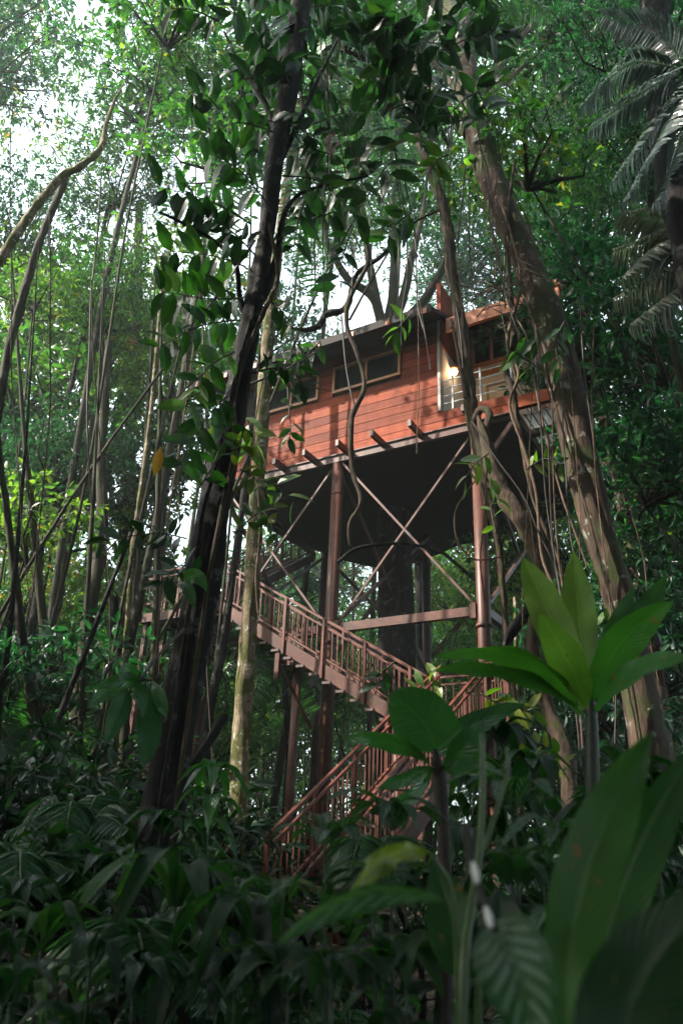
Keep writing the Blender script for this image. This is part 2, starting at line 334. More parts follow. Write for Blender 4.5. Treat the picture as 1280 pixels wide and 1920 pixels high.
def crown_mesh(name, mat, seed, R=4.0, H=2.8, nclump=60, tips=12, leaves=7, L=.3, W=.3, spread=.9, shape='simple', hollow=.45, tip_r=.12):
    r = np.random.default_rng(seed)
    d = unit(r.normal(size=(nclump, 3))); rad = hollow + (1 - hollow) * r.random(nclump) ** .6
    lob = 1 + .25 * np.sin(d[:, 0] * 4 + seed) * np.cos(d[:, 1] * 5) + .15 * np.sin(d[:, 2] * 7 + seed * 2)
    C = d * (rad * lob)[:, None] * [R, R, H]
    T0 = np.repeat(C, tips, 0) + r.normal(size=(nclump * tips, 3)) * [spread, spread, spread * .45]
    out = unit(T0 - C.repeat(tips, 0) + [0, 0, .02])
    nl = len(T0) * leaves; P = np.repeat(T0, leaves, 0); A = np.repeat(out, leaves, 0)
    D = unit(A * .5 + unit(r.normal(size=(nl, 3))) * .9 + [0, 0, -.15]); P = P + D * tip_r * r.random(nl)[:, None]
    N = unit([0, 0, 1.0] + r.normal(size=(nl, 3)) * .55)
    ll = L * r.uniform(.65, 1.25, nl); tint = np.clip(np.repeat(r.normal(.45, .16, nclump).repeat(tips), leaves) + r.normal(0, .16, nl), 0, 1)
    V, Fc, ti = leaf_arrays(P, D, N, ll, ll * W * .5 * r.uniform(.8, 1.2, nl), tint, droop=.25, shape=shape)
    fs = [Fc] if not isinstance(Fc, tuple) else list(Fc)
    uvf = np.tile(np.array([(.5, 0), (.1, .22), (.5, .22), (.9, .22), (0, .5), (.5, .5), (1, .5), (.17, .78), (.5, .78), (.83, .78), (.5, 1)]), (len(P), 1)) if shape == 'full' else None
    me = np_mesh(name, V, fs, mat, tint=ti, uv=uvf)
    # branches reaching the clumps from the foot of the crown
    b = MB(); foot = Vector((0, 0, -H * .95))
    for i in range(0, nclump, 2):
        c = Vector(C[i]); midp = foot.lerp(c, .5) + Vector((r.normal() * .3, r.normal() * .3, -.25 * (c - foot).length * .4))
        b.tube([foot, foot.lerp(midp, .5) + Vector((0, 0, .1)), midp, midp.lerp(c, .6) + Vector((r.normal() * .15, r.normal() * .15, .1)), c], [.07, .055, .04, .025, .008], 5, False)
        for k in range(3):
            q = Vector(T0[i * tips + k]); b.tube([midp.lerp(c, .7), c.lerp(q, .5), q], [.018, .012, .004], 4, False)
    return me, b
CROWN = {}
def reg(key, **k):
    me, b = crown_mesh('crown', **k)
    v = np.concatenate(b.v); f = np.concatenate(b.f); tri = f[f[:, 2] == f[:, 3]][:, :3]; quad = f[f[:, 2] != f[:, 3]]
    CROWN[key] = (me, np_mesh('limbs', v, [quad, tri], M['bark_grey'], smooth=True), k.get('H', 2.8))
reg('a', mat=M['leaf_can'], seed=1, nclump=60, tips=14, leaves=7, L=.34)
reg('b', mat=M['leaf_cool'], seed=2, nclump=66, tips=14, leaves=7, L=.28, W=.4)
reg('c', mat=M['leaf_warm'], seed=3, nclump=44, tips=12, leaves=7, L=.32, W=.42)
reg('d', mat=M['leaf_can'], seed=4, nclump=80, tips=16, leaves=8, L=.22, W=.45, spread=.8)
reg('e', mat=M['leaf_cool'], seed=5, nclump=46, tips=12, leaves=7, L=.42, W=.34, H=3.4)
reg('z', mat=M['leaf_cool'], seed=15, nclump=74, tips=13, leaves=7, L=.24, W=.42, shape='full')
reg('m', mat=M['leaf_can'], seed=12, R=2.2, H=1.6, nclump=24, tips=8, leaves=7, L=.3, W=.4, spread=.5, shape='full', hollow=.3)
reg('n', mat=M['leaf_cool'], seed=13, R=2.2, H=1.8, nclump=28, tips=8, leaves=7, L=.34, W=.36, spread=.5, shape='full', hollow=.25)
reg('y', mat=M['leaf_warm'], seed=14, R=2.0, H=1.4, nclump=18, tips=8, leaves=6, L=.28, W=.42, spread=.5, shape='full', hollow=.3)
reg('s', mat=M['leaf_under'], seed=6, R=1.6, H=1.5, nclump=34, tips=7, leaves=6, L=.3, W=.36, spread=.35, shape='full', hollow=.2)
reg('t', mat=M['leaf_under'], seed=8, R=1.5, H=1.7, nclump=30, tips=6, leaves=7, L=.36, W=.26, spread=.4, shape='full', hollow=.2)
reg('u', mat=M['leaf_can'], seed=9, R=1.5, H=1.6, nclump=20, tips=6, leaves=6, L=.26, W=.36, spread=.4, shape='full', hollow=.2)

def tree(px, py, d, sc, var, label, group=None, name='forest_tree', trunk_w=None, mat='bark_grey', lean=None, cat='tree', drop=None):
    """crown centre on the sight line, trunk down to the ground; sc = crown scale"""
    me, lm, H = CROWN[var]; c = at(px, py, d)
    r = random.Random(int(px * 7 + py * 13 + d * 31))
    bx, by = c.x + (lean if lean is not None else r.uniform(-1.5, 1.5)), c.y + r.uniform(-1, 1)
    gz = float(ground_z(bx, by)); base = Vector((bx, by, gz - .1))
    e = empty(name, base, label, cat, group)
    foot = c - Vector((0, 0, H * .93 * sc))
    rad = trunk_w or min(.09, .0035 * (c.z - gz) + .02)
    if foot.z > gz + .4:
        f0 = foot - base; a = f0 * .33 + Vector((r.uniform(-.4, .4), r.uniform(-.3, .3), 0)); b_ = f0 * .7 + Vector((r.uniform(-.4, .4), r.uniform(-.3, .3), 0))
        up = f0 + Vector((0, 0, H * sc * .5))
        bark_obj([(0, 0, -.2), tuple(a), tuple(b_), tuple(f0), tuple(up)], [rad * 1.35, rad, rad * .85, rad * .7, rad * .3], M[mat], 'trunk', e, n=10, sub=5, seed=int(px))
    rot = r.uniform(0, 6.28)
    for nm, mm in (('crown', me), ('limb', lm)):
        o = link(nm, mm, e); o.location = c - base; o.rotation_euler = (r.uniform(-.25, .25), r.uniform(-.25, .25), rot); o.scale = (sc * r.uniform(.9, 1.15), sc * r.uniform(.9, 1.15), sc)
    return e

# ------------------------------------------------------------------ the treehouse (local x = along the front, y = to the back, z = above its floor line)
P1 = at(637, 862, 16.0)
SD = Vector((math.cos(R_(31)), -math.sin(R_(31)), 0)); TD = Vector((math.sin(R_(31)), math.cos(R_(31)), 0))
ROT = -R_(31); ZB = .6; ZO = P1.z - ZB                       # ZO: floor line above the object's base
def Wd(s, t, z): return P1 + SD * s + TD * t + Vector((0, 0, z))
class HB(MB):
    def build(s, name, mat, parent=None, smooth=False):
        s.v = [v + [0, 0, ZO] for v in s.v]; return MB.build(s, name, mat, parent, smooth)
def house():
    H = empty('treehouse', (P1.x, P1.y, ZB), 'red timber treehouse on tall round posts among the trees', 'treehouse', rz=ROT)
    # floor: dark underside plate with the curved back edge
    poly = [(-3.6, 0.02), (4.22, 0.02), (4.2, 5.2), (2.9, 5.75), (1.64, 6.0), (.5, 6.1), (-.3, 6.5), (-1.5, 7.0), (-2.7, 6.7), (-3.2, 5.9), (-3.62, 4.6)]
    b = HB(); n = len(poly); v = [(x, y, 0) for x, y in poly] + [(x, y, .2) for x, y in poly]
    me_v = np.array(v) + [0, 0, ZO]
    me = bpy.data.meshes.new('floor_deck'); me.from_pydata([tuple(x) for x in me_v], [], [tuple(range(n - 1, -1, -1)), tuple(range(n, 2 * n))] + [(i, (i + 1) % n, n + (i + 1) % n, n + i) for i in range(n)])
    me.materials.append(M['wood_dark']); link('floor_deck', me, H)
    b = HB(); b.box((-3.66, -.1, -.1), (3.28, -.02, .1)); b.box((-3.66, -.14, .07), (4.2, -.02, .095)); b.build('front_beam', M['steel'], H)
    b = HB(); b.box((-3.75, -.05, -.12), (-3.66, 4.7, .12)); b.build('end_beam', M['steel_dark'], H)
    b = HB(); b.box((4.22, .02, -.1), (4.3, 5.2, .12)); b.build('end_beam', M['steel_dark'], H)
    for s_, l in ((-3.2, .5), (-2.4, .5), (-1.5, .55), (-.62, .6), (.3, .66), (1.2, .7), (2.13, .72), (3.37, .78)):
        b = HB(); b.box((s_ - .04, -l, -.02), (s_ + .04, -.1, .13)); b.build('joist_end', M['steel_dark'], H)
    # side deck on its outriggers
    for t_ in (.85, 1.75, 2.7, 3.65, 4.6):
        b = HB(); b.box((4.3, t_ - .06, -.04), (5.15, t_ + .06, .12)); b.build('outrigger', M['steel_dark'], H)
    b = HB(); b.box((4.3, .25, .17), (5.2, 5.0, .2)); b.build('deck_panel', M['panel'], H)
    b = HB()
    for k in range(6): b.box((4.36 + k * .15, .22, .135), (4.378 + k * .15, 5.0, .165))
    b.build('deck_bar', M['steel_dark'], H)
    b = HB(); b.box((4.22, -.02, .22), (5.25, .1, .5)); b.build('deck_edge', M['siding'], H)
    # siding: lapped boards, windows left open
    WIN = [(-2.5, -.68, 1.82, 2.58), (-.27, 1.58, 1.86, 2.62)]
    b = HB(); bh = .235
    def board(x0, x1, z0, z1, y=0.0):
        b.hexa([(x0, y - .03, z0), (x1, y - .03, z0), (x1, y, z0), (x0, y, z0)], [(x0, y - .022, z1), (x1, y - .022, z1), (x1, y, z1), (x0, y, z1)])
    z = .12; i = 0
    while z < 3.1:
        z1 = min(z + bh - .008, 3.15); segs = [(-3.6, 2.5)]
        if z < .55: segs = [(-3.6, 4.22)]; z1 = min(z1, .6)
        for (a0, a1, c0, c1) in WIN:
            if z1 > c0 and z < c1:
                ns = []
                for (p, q) in segs:
                    if a0 > p and a0 < q: ns.append((p, a0))
                    if a1 < q and a1 > p: ns.append((a1, q))
                segs = ns
        for p, q in segs:
            x = p; k = 0
            while x < q - .01:                # butt joints
                step = [2.1, 1.7, 2.6, 1.4][(i + k) % 4]; x1 = min(q, x + step)
                if q - x1 < .4: x1 = q
                board(x, x1 - .004, z, z1); x = x1; k += 1
        z += bh; i += 1
    b.build('front_siding', M['siding'], H)
    b = HB()                                    # solid wall behind the boards, with the same openings
    b.box((-3.58, .004, .2), (2.54, .1, 1.82)); b.box((-3.58, .004, 2.62), (2.54, .1, 3.15)); b.box((2.54, .004, .2), (4.2, .1, .6))
    b.box((-3.58, .004, 1.82), (-2.5, .1, 2.62)); b.box((-.68, .004, 1.82), (-.27, .1, 2.62)); b.box((1.58, .004, 1.82), (2.54, .1, 2.62))
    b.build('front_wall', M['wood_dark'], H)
    for (a0, a1, c0, c1), mul in zip(WIN, (-1.5, .66)):
        f = HB(); y0, y1 = -.075, .05
        f.box((a0, y0, c0), (a1, y1, c0 + .07)); f.box((a0, y0, c1 - .06), (a1, y1, c1)); f.box((a0, y0, c0 + .07), (a0 + .06, y1, c1 - .06)); f.box((a1 - .06, y0, c0 + .07), (a1, y1, c1 - .06)); f.box((mul - .03, y0 + .01, c0 + .07), (mul + .03, y1, c1 - .06))
        wn = f.build('window', M['wood_frame'], H)
        p = HB(); p.box((a0 + .06, .012, c0 + .07), (a1 - .06, .02, c1 - .06)); p.build('pane', M['glass'], wn)
    # other outer walls
    b = HB()
    for k in range(13): b.box((-3.645 + .0, .0, .22 + k * .235), (-3.6, 4.6, .44 + k * .235))
    b.build('end_siding', M['siding'], H)
    b = HB(); b.box((-3.6, 4.6, .2), (-3.5, 5.9, 3.9)); b.box((-3.5, 5.8, .2), (2.5, 5.9, 3.9)); b.box((4.1, 2.1, .2), (4.2, 5.1, 4.3)); b.box((2.5, 5.0, .2), (4.1, 5.1, 4.3))
    b.build('back_wall', M['siding'], H)
    b = HB(); b.box((2.52, -.07, .6), (2.585, .1, 2.5)); b.box((2.52, -.055, 2.5), (2.57, .1, 3.15)); b.build('corner_post', M['trim'], H)
    # porch: white side wall with siding over it, back wall with a window
    b = HB(); b.box((2.5, .1, .2), (2.57, 2.0, 2.45)); b.build('porch_side_wall', M['white'], H)
    b = HB()
    for k in range(9):
        z0 = 2.452 + k * .2; b.box((2.5, .0, z0), (2.6 - .0, 2.0, z0 + .188))
    b.build('side_siding', M['siding'], H)
    b = HB(); b.box((2.57, 2.0, .2), (4.1, 2.08, 2.95)); b.build('porch_back_wall', M['white'], H)
    b = HB()
    for k in range(7):
        z0 = 2.96 + k * .2
        if z0 < 4.1: b.box((3.66, 1.97, z0), (4.1, 2.08, z0 + .188))
        else: b.box((2.6, 1.97, z0), (4.1, 2.08, z0 + .188))
    b.build('back_siding', M['siding'], H)
    f = HB(); f.box((2.6, 1.93, 2.97), (3.66, 2.05, 3.05)); f.box((2.6, 1.93, 4.05), (3.66, 2.05, 4.13)); f.box((2.6, 1.93, 3.05), (2.68, 2.05, 4.05)); f.box((3.58, 1.93, 3.05), (3.66, 2.05, 4.05)); f.box((3.1, 1.93, 3.05), (3.17, 2.05, 4.05))
    wn = f.build('window', M['wood_frame'], H); p = HB(); p.box((2.68, 2.0, 3.05), (3.58, 2.01, 4.05)); p.build('pane', M['glass'], wn)
    b = HB(); b.box((4.1, 1.9, .2), (4.2, 2.1, 4.3)); b.build('corner_post', M['trim'], H)
    b = HB(); b.box((2.585, 1.8, 2.62), (3.7, 1.93, 2.72)); b.build('window_shelf', M['wood_frame'], H)
    b = HB(); b.box((2.95, 1.96, .6), (3.0, 2.0, 2.3)); b.box((3.5, 1.96, .6), (3.55, 2.0, 2.3)); b.box((2.95, 1.96, 2.3), (3.55, 2.0, 2.35)); b.build('door_frame', M['trim'], H)
    rl = HB()
    for k in range(4): rl.bar((2.59, 0, .78 + k * .2), (4.2, 0, .78 + k * .2), .022, .022)
    for x in (2.85, 3.5, 4.19): rl.box((x - .02, -.02, .6), (x + .02, .02, 1.48))
    for k in range(4): rl.bar((4.2, 0, .78 + k * .2), (4.2, 1.9, .78 + k * .2), .022, .022)
    for k in range(5): rl.bar((5.2, .1, .5 + k * .2), (5.2, 4.9, .5 + k * .2), .022, .022)
    for k in range(5): rl.box((5.18, .1 + k * 1.18, .2), (5.22, .14 + k * 1.18, 1.32))
    rl.build('porch_railing', M['wire'], H)
    # roofs
    def slab(x0, x1, y0, z0, y1, z1, th, name, mat):
        q = HB(); q.hexa([(x0, y0, z0), (x1, y0, z0), (x1, y1, z1), (x0, y1, z1)], [(x0, y0, z0 + th), (x1, y0, z0 + th), (x1, y1, z1 + th), (x0, y1, z1 + th)]); return q.build(name, mat, H)
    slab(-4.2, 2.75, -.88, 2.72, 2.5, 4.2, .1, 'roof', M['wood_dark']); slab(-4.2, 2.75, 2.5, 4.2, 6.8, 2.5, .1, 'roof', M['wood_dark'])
    b = HB(); b.box((-4.2, -.92, 2.66), (2.75, -.88, 2.86)); b.build('eave_board', M['wood_dark'], H)
    for k in range(8):
        b = HB(); x = -3.9 + k * .93; b.box((x - .045, -.95, 2.64), (x + .045, -.921, 2.77)); b.build('rafter_end', M['fascia'], H)
    slab(2.76, 4.35, -.12, 2.8, 3.4, 5.0, .1, 'porch_roof', M['wood_dark']); slab(2.76, 4.35, 3.4, 5.0, 6.0, 3.9, .1, 'porch_roof', M['wood_dark'])
    b = HB(); b.box((2.8, -.2, 2.58), (4.86, -.12, 2.76)); b.box((2.8, -.19, 2.765), (4.86, -.12, 2.94)); b.box((4.9, -.36, 2.78), (5.45, -.14, 2.92)); b.box((4.94, -.32, 2.5), (5.42, -.2, 2.775)); b.build('fascia', M['fascia'], H)
    slab(2.6, 4.3, .0, 2.66, 2.0, 4.3, .03, 'porch_ceiling', M['fascia'])
    # posts, braces, beams
    for s_ in (-3.42, -.06, 3.36):
        for t_ in (0.04, 5.0):
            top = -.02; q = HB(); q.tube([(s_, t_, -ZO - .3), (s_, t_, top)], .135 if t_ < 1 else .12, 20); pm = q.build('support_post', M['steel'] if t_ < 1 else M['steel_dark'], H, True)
            for z0, z1, rr_ in ((-4.4, -4.34, .165), (-.9, -.87, .15)):
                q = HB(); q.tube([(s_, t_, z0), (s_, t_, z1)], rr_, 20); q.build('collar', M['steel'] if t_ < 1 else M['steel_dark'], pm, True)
    def brace(p, q, w=.04, m_='steel', n_='brace'): x = HB(); x.bar(p, q, w, w * 1.2); x.build(n_, M[m_], H)
    for a0, a1 in ((-3.42, -.06), (-.06, 3.36)):
        brace((a0 + .15, -.02, -.12), (a1 - .15, -.02, -3.95)); brace((a1 - .15, .08, -.12), (a0 + .15, .08, -3.95), .038)
        x = HB(); x.box((a0 + .13, -.06, -4.16), (a1 - .13, .06, -3.98)); x.box((a0 + .12, -.09, -4.22), (a0 + .24, .09, -3.92)); x.box((a1 - .24, -.09, -4.22), (a1 - .12, .09, -3.92)); x.build('tie_beam', M['steel'], H)
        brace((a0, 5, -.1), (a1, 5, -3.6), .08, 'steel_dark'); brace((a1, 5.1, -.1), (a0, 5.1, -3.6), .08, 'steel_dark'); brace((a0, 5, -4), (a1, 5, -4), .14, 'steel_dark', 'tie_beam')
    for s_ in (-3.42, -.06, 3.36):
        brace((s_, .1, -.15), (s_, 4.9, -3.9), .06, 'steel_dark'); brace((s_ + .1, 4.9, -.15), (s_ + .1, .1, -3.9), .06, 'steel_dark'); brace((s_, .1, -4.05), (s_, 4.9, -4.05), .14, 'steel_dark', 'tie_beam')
    brace((3.5, -.0, -.9), (4.15, .02, -.08), .07)
    # lamp on the white porch wall
    q = HB(); c = (2.66, .62, 2.02); q.tube([(2.57, .62, 2.12), (2.66, .62, 2.15)], .02, 8); q.tube([(2.66, .62, 2.16), (2.66, .62, 2.1)], [.05, .11], 16); lm = q.build('porch_lamp', M['lamp_shade'], H, True)
    q = HB(); q.tube([(2.66, .62, 1.93), (2.66, .62, 1.96), (2.66, .62, 2.02), (2.66, .62, 2.07), (2.66, .62, 2.1)], [.02, .055, .075, .055, .03], 14); q.build('bulb', M['bulb'], lm, True)
    pl = bpy.data.lights.new('porch_light', 'POINT'); pl.energy = .9; pl.color = (1, .6, .3); pl.shadow_soft_size = .06; po = bpy.data.objects.new('porch_light', pl); COL.objects.link(po); po.parent = H; po.location = (2.75, .55, ZO + 1.93)
house()

def stairs():
    E_ = empty('staircase', (P1.x, P1.y, ZB), 'red brown metal staircase zigzagging up to the treehouse', 'staircase', rz=ROT)
    def pt(o, a, off, z): return (a, off, z) if o == 's' else (off, a, z)
    def flight(o, a0, z0, a1, z1, o0, o1):
        """handrail line from (a0,z0) to (a1,z1) along axis o; the two sides at o0, o1"""
        L = abs(a1 - a0); zf = lambda a: z0 + (z1 - z0) * (a - a0) / (a1 - a0); sg = 1 if a1 > a0 else -1
        fl = HB()
        for off in (o0, o1):
            fl.hexa([pt(o, a0, off - .025, z0 - 1.14), pt(o, a1, off - .025, z1 - 1.14), pt(o, a1, off + .025, z1 - 1.14), pt(o, a0, off + .025, z0 - 1.14)],
                    [pt(o, a0, off - .025, z0 - .86), pt(o, a1, off - .025, z1 - .86), pt(o, a1, off + .025, z1 - .86), pt(o, a0, off + .025, z0 - .86)])
        f = fl.build('flight', M['steel'], E_)
        n = max(3, int(abs(z1 - z0) / .18)); tr = HB()
        for k in range(n):
            a = a0 + (a1 - a0) * (k + .5) / n; z = zf(a) - 1.02; tr.box(*[tuple(min(x, y) for x, y in zip(pt(o, a - .15, o0 + .027, z - .02), pt(o, a + .15, o1 - .027, z + .02))), tuple(max(x, y) for x, y in zip(pt(o, a - .15, o0 + .027, z - .02), pt(o, a + .15, o1 - .027, z + .02)))])
            tr.box(*[tuple(min(x, y) for x, y in zip(pt(o, a - .13, o0 - .05, z - .17), pt(o, a + .05, o0 - .026, z - .12))), tuple(max(x, y) for x, y in zip(pt(o, a - .13, o0 - .05, z - .17), pt(o, a + .05, o0 - .026, z - .12)))])
        tr.build('treads', M['steel_dark'], f)
        for off in (o0, o1): railing(o, a0, z0, a1, z1, off)
    def railing(o, a0, z0, a1, z1, off, low=.76, every=1.05):
        zf = lambda a: z0 + (z1 - z0) * (a - a0) / (a1 - a0)
        q = HB(); q.bar(pt(o, a0, off, z0), pt(o, a1, off, z1), .05, .04); r = q.build('railing', M['rail'], E_)
        for dz, nm in ((.14, 'top_rail'), (low, 'bottom_rail')):
            q = HB(); q.bar(pt(o, a0, off, z0 - dz), pt(o, a1, off, z1 - dz), .035, .035); q.build(nm, M['rail'], r)
        L = math.hypot(a1 - a0, z1 - z0); n = int(L / .14); bars = HB()
        for k in range(1, n):
            a = a0 + (a1 - a0) * k / n; z = zf(a); bars.bar(pt(o, a, off, z - low + .01), pt(o, a, off, z - .15), .016, .016)
        bars.build('balusters', M['rail'], r)
        m_ = max(1, round(L / every))
        for k in range(m_ + 1):
            a = a0 + (a1 - a0) * k / m_; z = zf(a); p_ = HB(); p_.box(*[tuple(x - .025 for x in pt(o, a, off - .04, z - 1.14)), tuple(x + .025 for x in pt(o, a, off - .04, z - .02))]); p_.build('post', M['rail'], r)
    # upper middle flight, parallel to the front
    flight('s', -2.39, -2.52, 2.31, -5.32, -1.0, -.22)
    # landings
    def landing(x0, x1, y0, y1, z):
        b = HB(); b.box((x0, y0, z - .04), (x1, y1, z)); b.box((x0, y0 - .03, z - .2), (x1, y0, z)); b.box((x0, y1, z - .2), (x1, y1 + .03, z)); b.box((x0 - .03, y0, z - .2), (x0, y1, z)); b.box((x1, y0, z - .2), (x1 + .03, y1, z)); b.build('landing', M['steel'], E_)
    landing(-4.62, -2.45, -1.0, -.2, -3.5); landing(2.35, 3.85, -1.0, -.2, -6.38)
    railing('s', -4.6, -2.5, -2.42, -2.5, -1.0); railing('t', -1.0, -2.5, -.25, -2.5, -4.6)
    railing('s', 2.35, -5.34, 3.85, -5.34, -.2); railing('t', -1.0, -5.34, -.2, -5.34, 3.83)
    # lower flight, coming down towards the viewer
    flight('t', -1.05, -5.36, -5.9, -8.3, 2.9, 3.78)
    # top flight up to the house floor, going to the back
    flight('t', -.2, -2.5, 4.9, .9, -4.58, -3.72)
    # landing legs
    for x, y, z in ((-4.5, -.9, -3.6), (-4.5, -.3, -3.6), (3.75, -.9, -6.5), (2.45, -.9, -6.5)):
        q = HB(); q.box((x - .05, y - .05, -ZO - .3), (x + .05, y + .05, z)); q.build('landing_leg', M['steel'], E_)
    q = HB(); q.tube([(-.42, -.6, -ZO - .3), (-.42, -.6, -5.0)], .09, 14); q.build('flight_post', M['steel'], E_, True)
    q = HB(); q.box((-.66, -.95, -5.02), (-.3, -.25, -4.9)); q.box((-.68, -1.06, -5.3), (-.58, -.98, -4.78)); q.bar((-.6, -1.0, -5.0), (-.15, -.4, -6.2), .06, .06); q.build('bracket', M['steel'], E_)
    q = HB(); q.tube([(1.9, -.6, -ZO - .3), (1.9, -.6, -6.2)], .15, 14); q.build('flight_post', M['steel'], E_, True)
stairs()

# ------------------------------------------------------------------ broad leaves, fronds
PROF = {'lance': [(0, .03), (.08, .25), (.25, .75), (.45, 1), (.65, .92), (.82, .6), (.93, .28), (1, .02)],
        'ovate': [(0, .05), (.05, .5), (.2, .92), (.4, 1), (.62, .85), (.8, .52), (.92, .22), (1, .01)],
        'heart': [(0, .5), (.04, .75), (.15, .96), (.35, 1), (.6, .85), (.8, .5), (.92, .22), (1, .01)],
        'round': [(0, .35), (.05, .7), (.2, .97), (.45, 1), (.7, .86), (.87, .56), (.96, .27), (1, .02)],
        'strap': [(0, .25), (.1, .4), (.3, .75), (.55, 1), (.75, .9), (.9, .5), (1, .02)]}
def blade(p0, p1, p2, width, kind='lance', roll=0.0, fold=.25, wave=.03, nu=9, nv=22, seed=0, tint=.5, toward=None):
    """one leaf: midrib curve through p0 p1 p2 (world), width in metres; faces the viewer unless rolled"""
    r = random.Random(seed); p0, p1, p2 = Vector(p0), Vector(p1), Vector(p2)
    c = p1 * 2 - (p0 + p2) * .5; V = []; UV = []; Ln = (p2 - p0).length
    pv, pw = zip(*PROF[kind]); ph = r.uniform(0, 6)
    for j in range(nv):
        v = j / (nv - 1); P = p0 * (1 - v) ** 2 + c * 2 * v * (1 - v) + p2 * v * v; T = ((c - p0) * 2 * (1 - v) + (p2 - c) * 2 * v).normalized()
        to = ((CAM if toward is None else Vector(toward)) - P).normalized() if toward is None else Vector(toward).normalized()
        sd_ = T.cross(to).normalized(); nn = sd_.cross(T).normalized()
        s2 = sd_ * math.cos(roll) + nn * math.sin(roll); n2 = nn * math.cos(roll) - sd_ * math.sin(roll)
        wv = np.interp(v, pv, pw) * width / 2
        for i in range(nu):
            u = i / (nu - 1) * 2 - 1
            off = n2 * (abs(u) * fold * wv + wave * Ln * math.sin(v * 17 + ph + (2 if u > 0 else 0)) * u * u * .5)
            V.append(P + s2 * u * wv + off); UV.append(((u + 1) / 2, v))
    idx = np.arange(nu * nv).reshape(nv, nu)
    Fq = np.stack([idx[:-1, :-1], idx[:-1, 1:], idx[1:, 1:], idx[1:, :-1]], -1).reshape(-1, 4)
    return np.array([tuple(x) for x in V]), Fq, np.array(UV), np.full(len(V), tint)
def join(parts):
    V = []; Fq = []; U = []; T = []; n = 0
    for v, f, u, t_ in parts: V.append(v); Fq.append(f + n); U.append(u); T.append(t_); n += len(v)
    return np.concatenate(V), np.concatenate(Fq), np.concatenate(U), np.concatenate(T)
def leaf_obj(parts, mat, parent, origin, name='leaf'):
    v, f, u, t_ = join(parts); return link(name, np_mesh(name, v - np.array(origin), f, mat, tint=t_, uv=u, smooth=True), parent)
def stem_obj(curves, mat, parent, origin, name='stem', n=8):
    b = MB(); o = Vector(origin)
    for pts, rad in curves:
        q = spline([tuple(Vector(p) - o) for p in pts], 6); rr = np.interp(np.linspace(0, 1, len(q)), np.linspace(0, 1, len(rad)), rad) if hasattr(rad, '__len__') else [rad] * len(q)
        b.tube([Vector(x) for x in q], rr, n)
    return b.build(name, mat, parent, True)
def gbase(p): return Vector((p.x, p.y, float(ground_z(p.x, p.y))))
def plant(name, label, cat, base, leaves, mat, stems=(), stem_mat='stem', group=None, per_leaf=True, leafname='leaf'):
    """leaves: dicts b, m, t = (px,py,d); w = px width; stems: lists of (px,py,d) with radius px"""
    B = Vector(base); e = empty(name, B, label, cat, group); out = []
    for i, l in enumerate(leaves):
        p0, p1, p2 = (at(*l[k]) for k in 'bmt'); w = l['w'] * pxm(p1)
        out.append(blade(p0, p1, p2, w, l.get('k', 'lance'), l.get('r', 0), l.get('f', .2), l.get('wave', .02), seed=i, tint=l.get('c', .5)))
    if per_leaf:
        for o_ in out: leaf_obj([o_], mat, e, B, leafname)
    else: leaf_obj(out, mat, e, B, leafname + 's' if not leafname.endswith('s') else leafname)
    if stems: stem_obj([([at(*p[:3]) if len(p) >= 3 else p for p in pts], [r * pxm(at(*pts[0][:3])) for r in rad]) for pts, rad in stems], M[stem_mat], e, B)
    return e

def frond_arrays(pts, n=34, L=.5, W=.09, up=(0, 0, 1), droop=.5, sweep=.5, seed=0, tint=.5, taper=True):
    r = np.random.default_rng(seed); Q = spline(pts, 10); s = np.linspace(.12, .99, n); ii = s * (len(Q) - 1); i0 = np.clip(ii.astype(int), 0, len(Q) - 2); fr = (ii - i0)[:, None]
    P = Q[i0] * (1 - fr) + Q[i0 + 1] * fr; T = unit(Q[i0 + 1] - Q[i0]); upv = np.array(up, float)
    Sx = unit(np.cross(T, upv)); N = unit(np.cross(Sx, T)); env = np.sin(np.pi * (s * .85 + .1)) ** .6 if taper else np.ones(n)
    Ps = np.concatenate([P, P]); D = np.concatenate([Sx + T * sweep, -Sx + T * sweep]); D = D + r.normal(size=D.shape) * .05 - np.array([0, 0, 1]) * .12
    Nn = np.concatenate([N, N]) + r.normal(size=D.shape) * .12; LL = np.concatenate([env, env]) * L * r.uniform(.88, 1.1, 2 * n)
    V, (Qd, T3), ti = leaf_arrays(Ps, D, Nn, LL, np.full(2 * n, W / 2), np.clip(tint + r.normal(0, .15, 2 * n), 0, 1), fold=.4, droop=droop, shape='full')
    return V, Qd, T3, ti, Q
def fronds_obj(list_of, mat, parent, origin, name='frond', stem_mat='stem', rr=.012):
    V = []; Qs = []; Ts = []; ti = []; n = 0; b = MB(); o = np.array(origin)
    for a in list_of:
        v, q, t3, t_, c = a; V.append(v - o); Qs.append(q + n); Ts.append(t3 + n); ti.append(t_); n += len(v)
        b.tube([Vector(x - o) for x in c], np.linspace(rr, rr * .25, len(c)), 5, False)
    V = np.concatenate(V); bv = np.concatenate(b.v); bf = np.concatenate(b.f)
    ob = link(name, np_mesh(name, V, [np.concatenate(Qs), np.concatenate(Ts)], mat, tint=np.concatenate(ti)), parent)
    st = link('rachis', np_mesh('rachis', bv, bf, M[stem_mat], smooth=True), ob)
    return ob
UVF = np.array([(.5, 0), (.1, .22), (.5, .22), (.9, .22), (0, .5), (.5, .5), (1, .5), (.17, .78), (.5, .78), (.83, .78), (.5, 1)])
def cloud_obj(P, D, N, L, W, tint, mat, parent, origin, name='foliage', droop=.25, fold=.2):
    V, (Qd, T3), ti = leaf_arrays(P, D, N, L, W, tint, fold=fold, droop=droop, shape='full')
    return link(name, np_mesh(name, V - np.array(origin), [Qd, T3], mat, tint=ti, uv=np.tile(UVF, (len(P), 1))), parent)

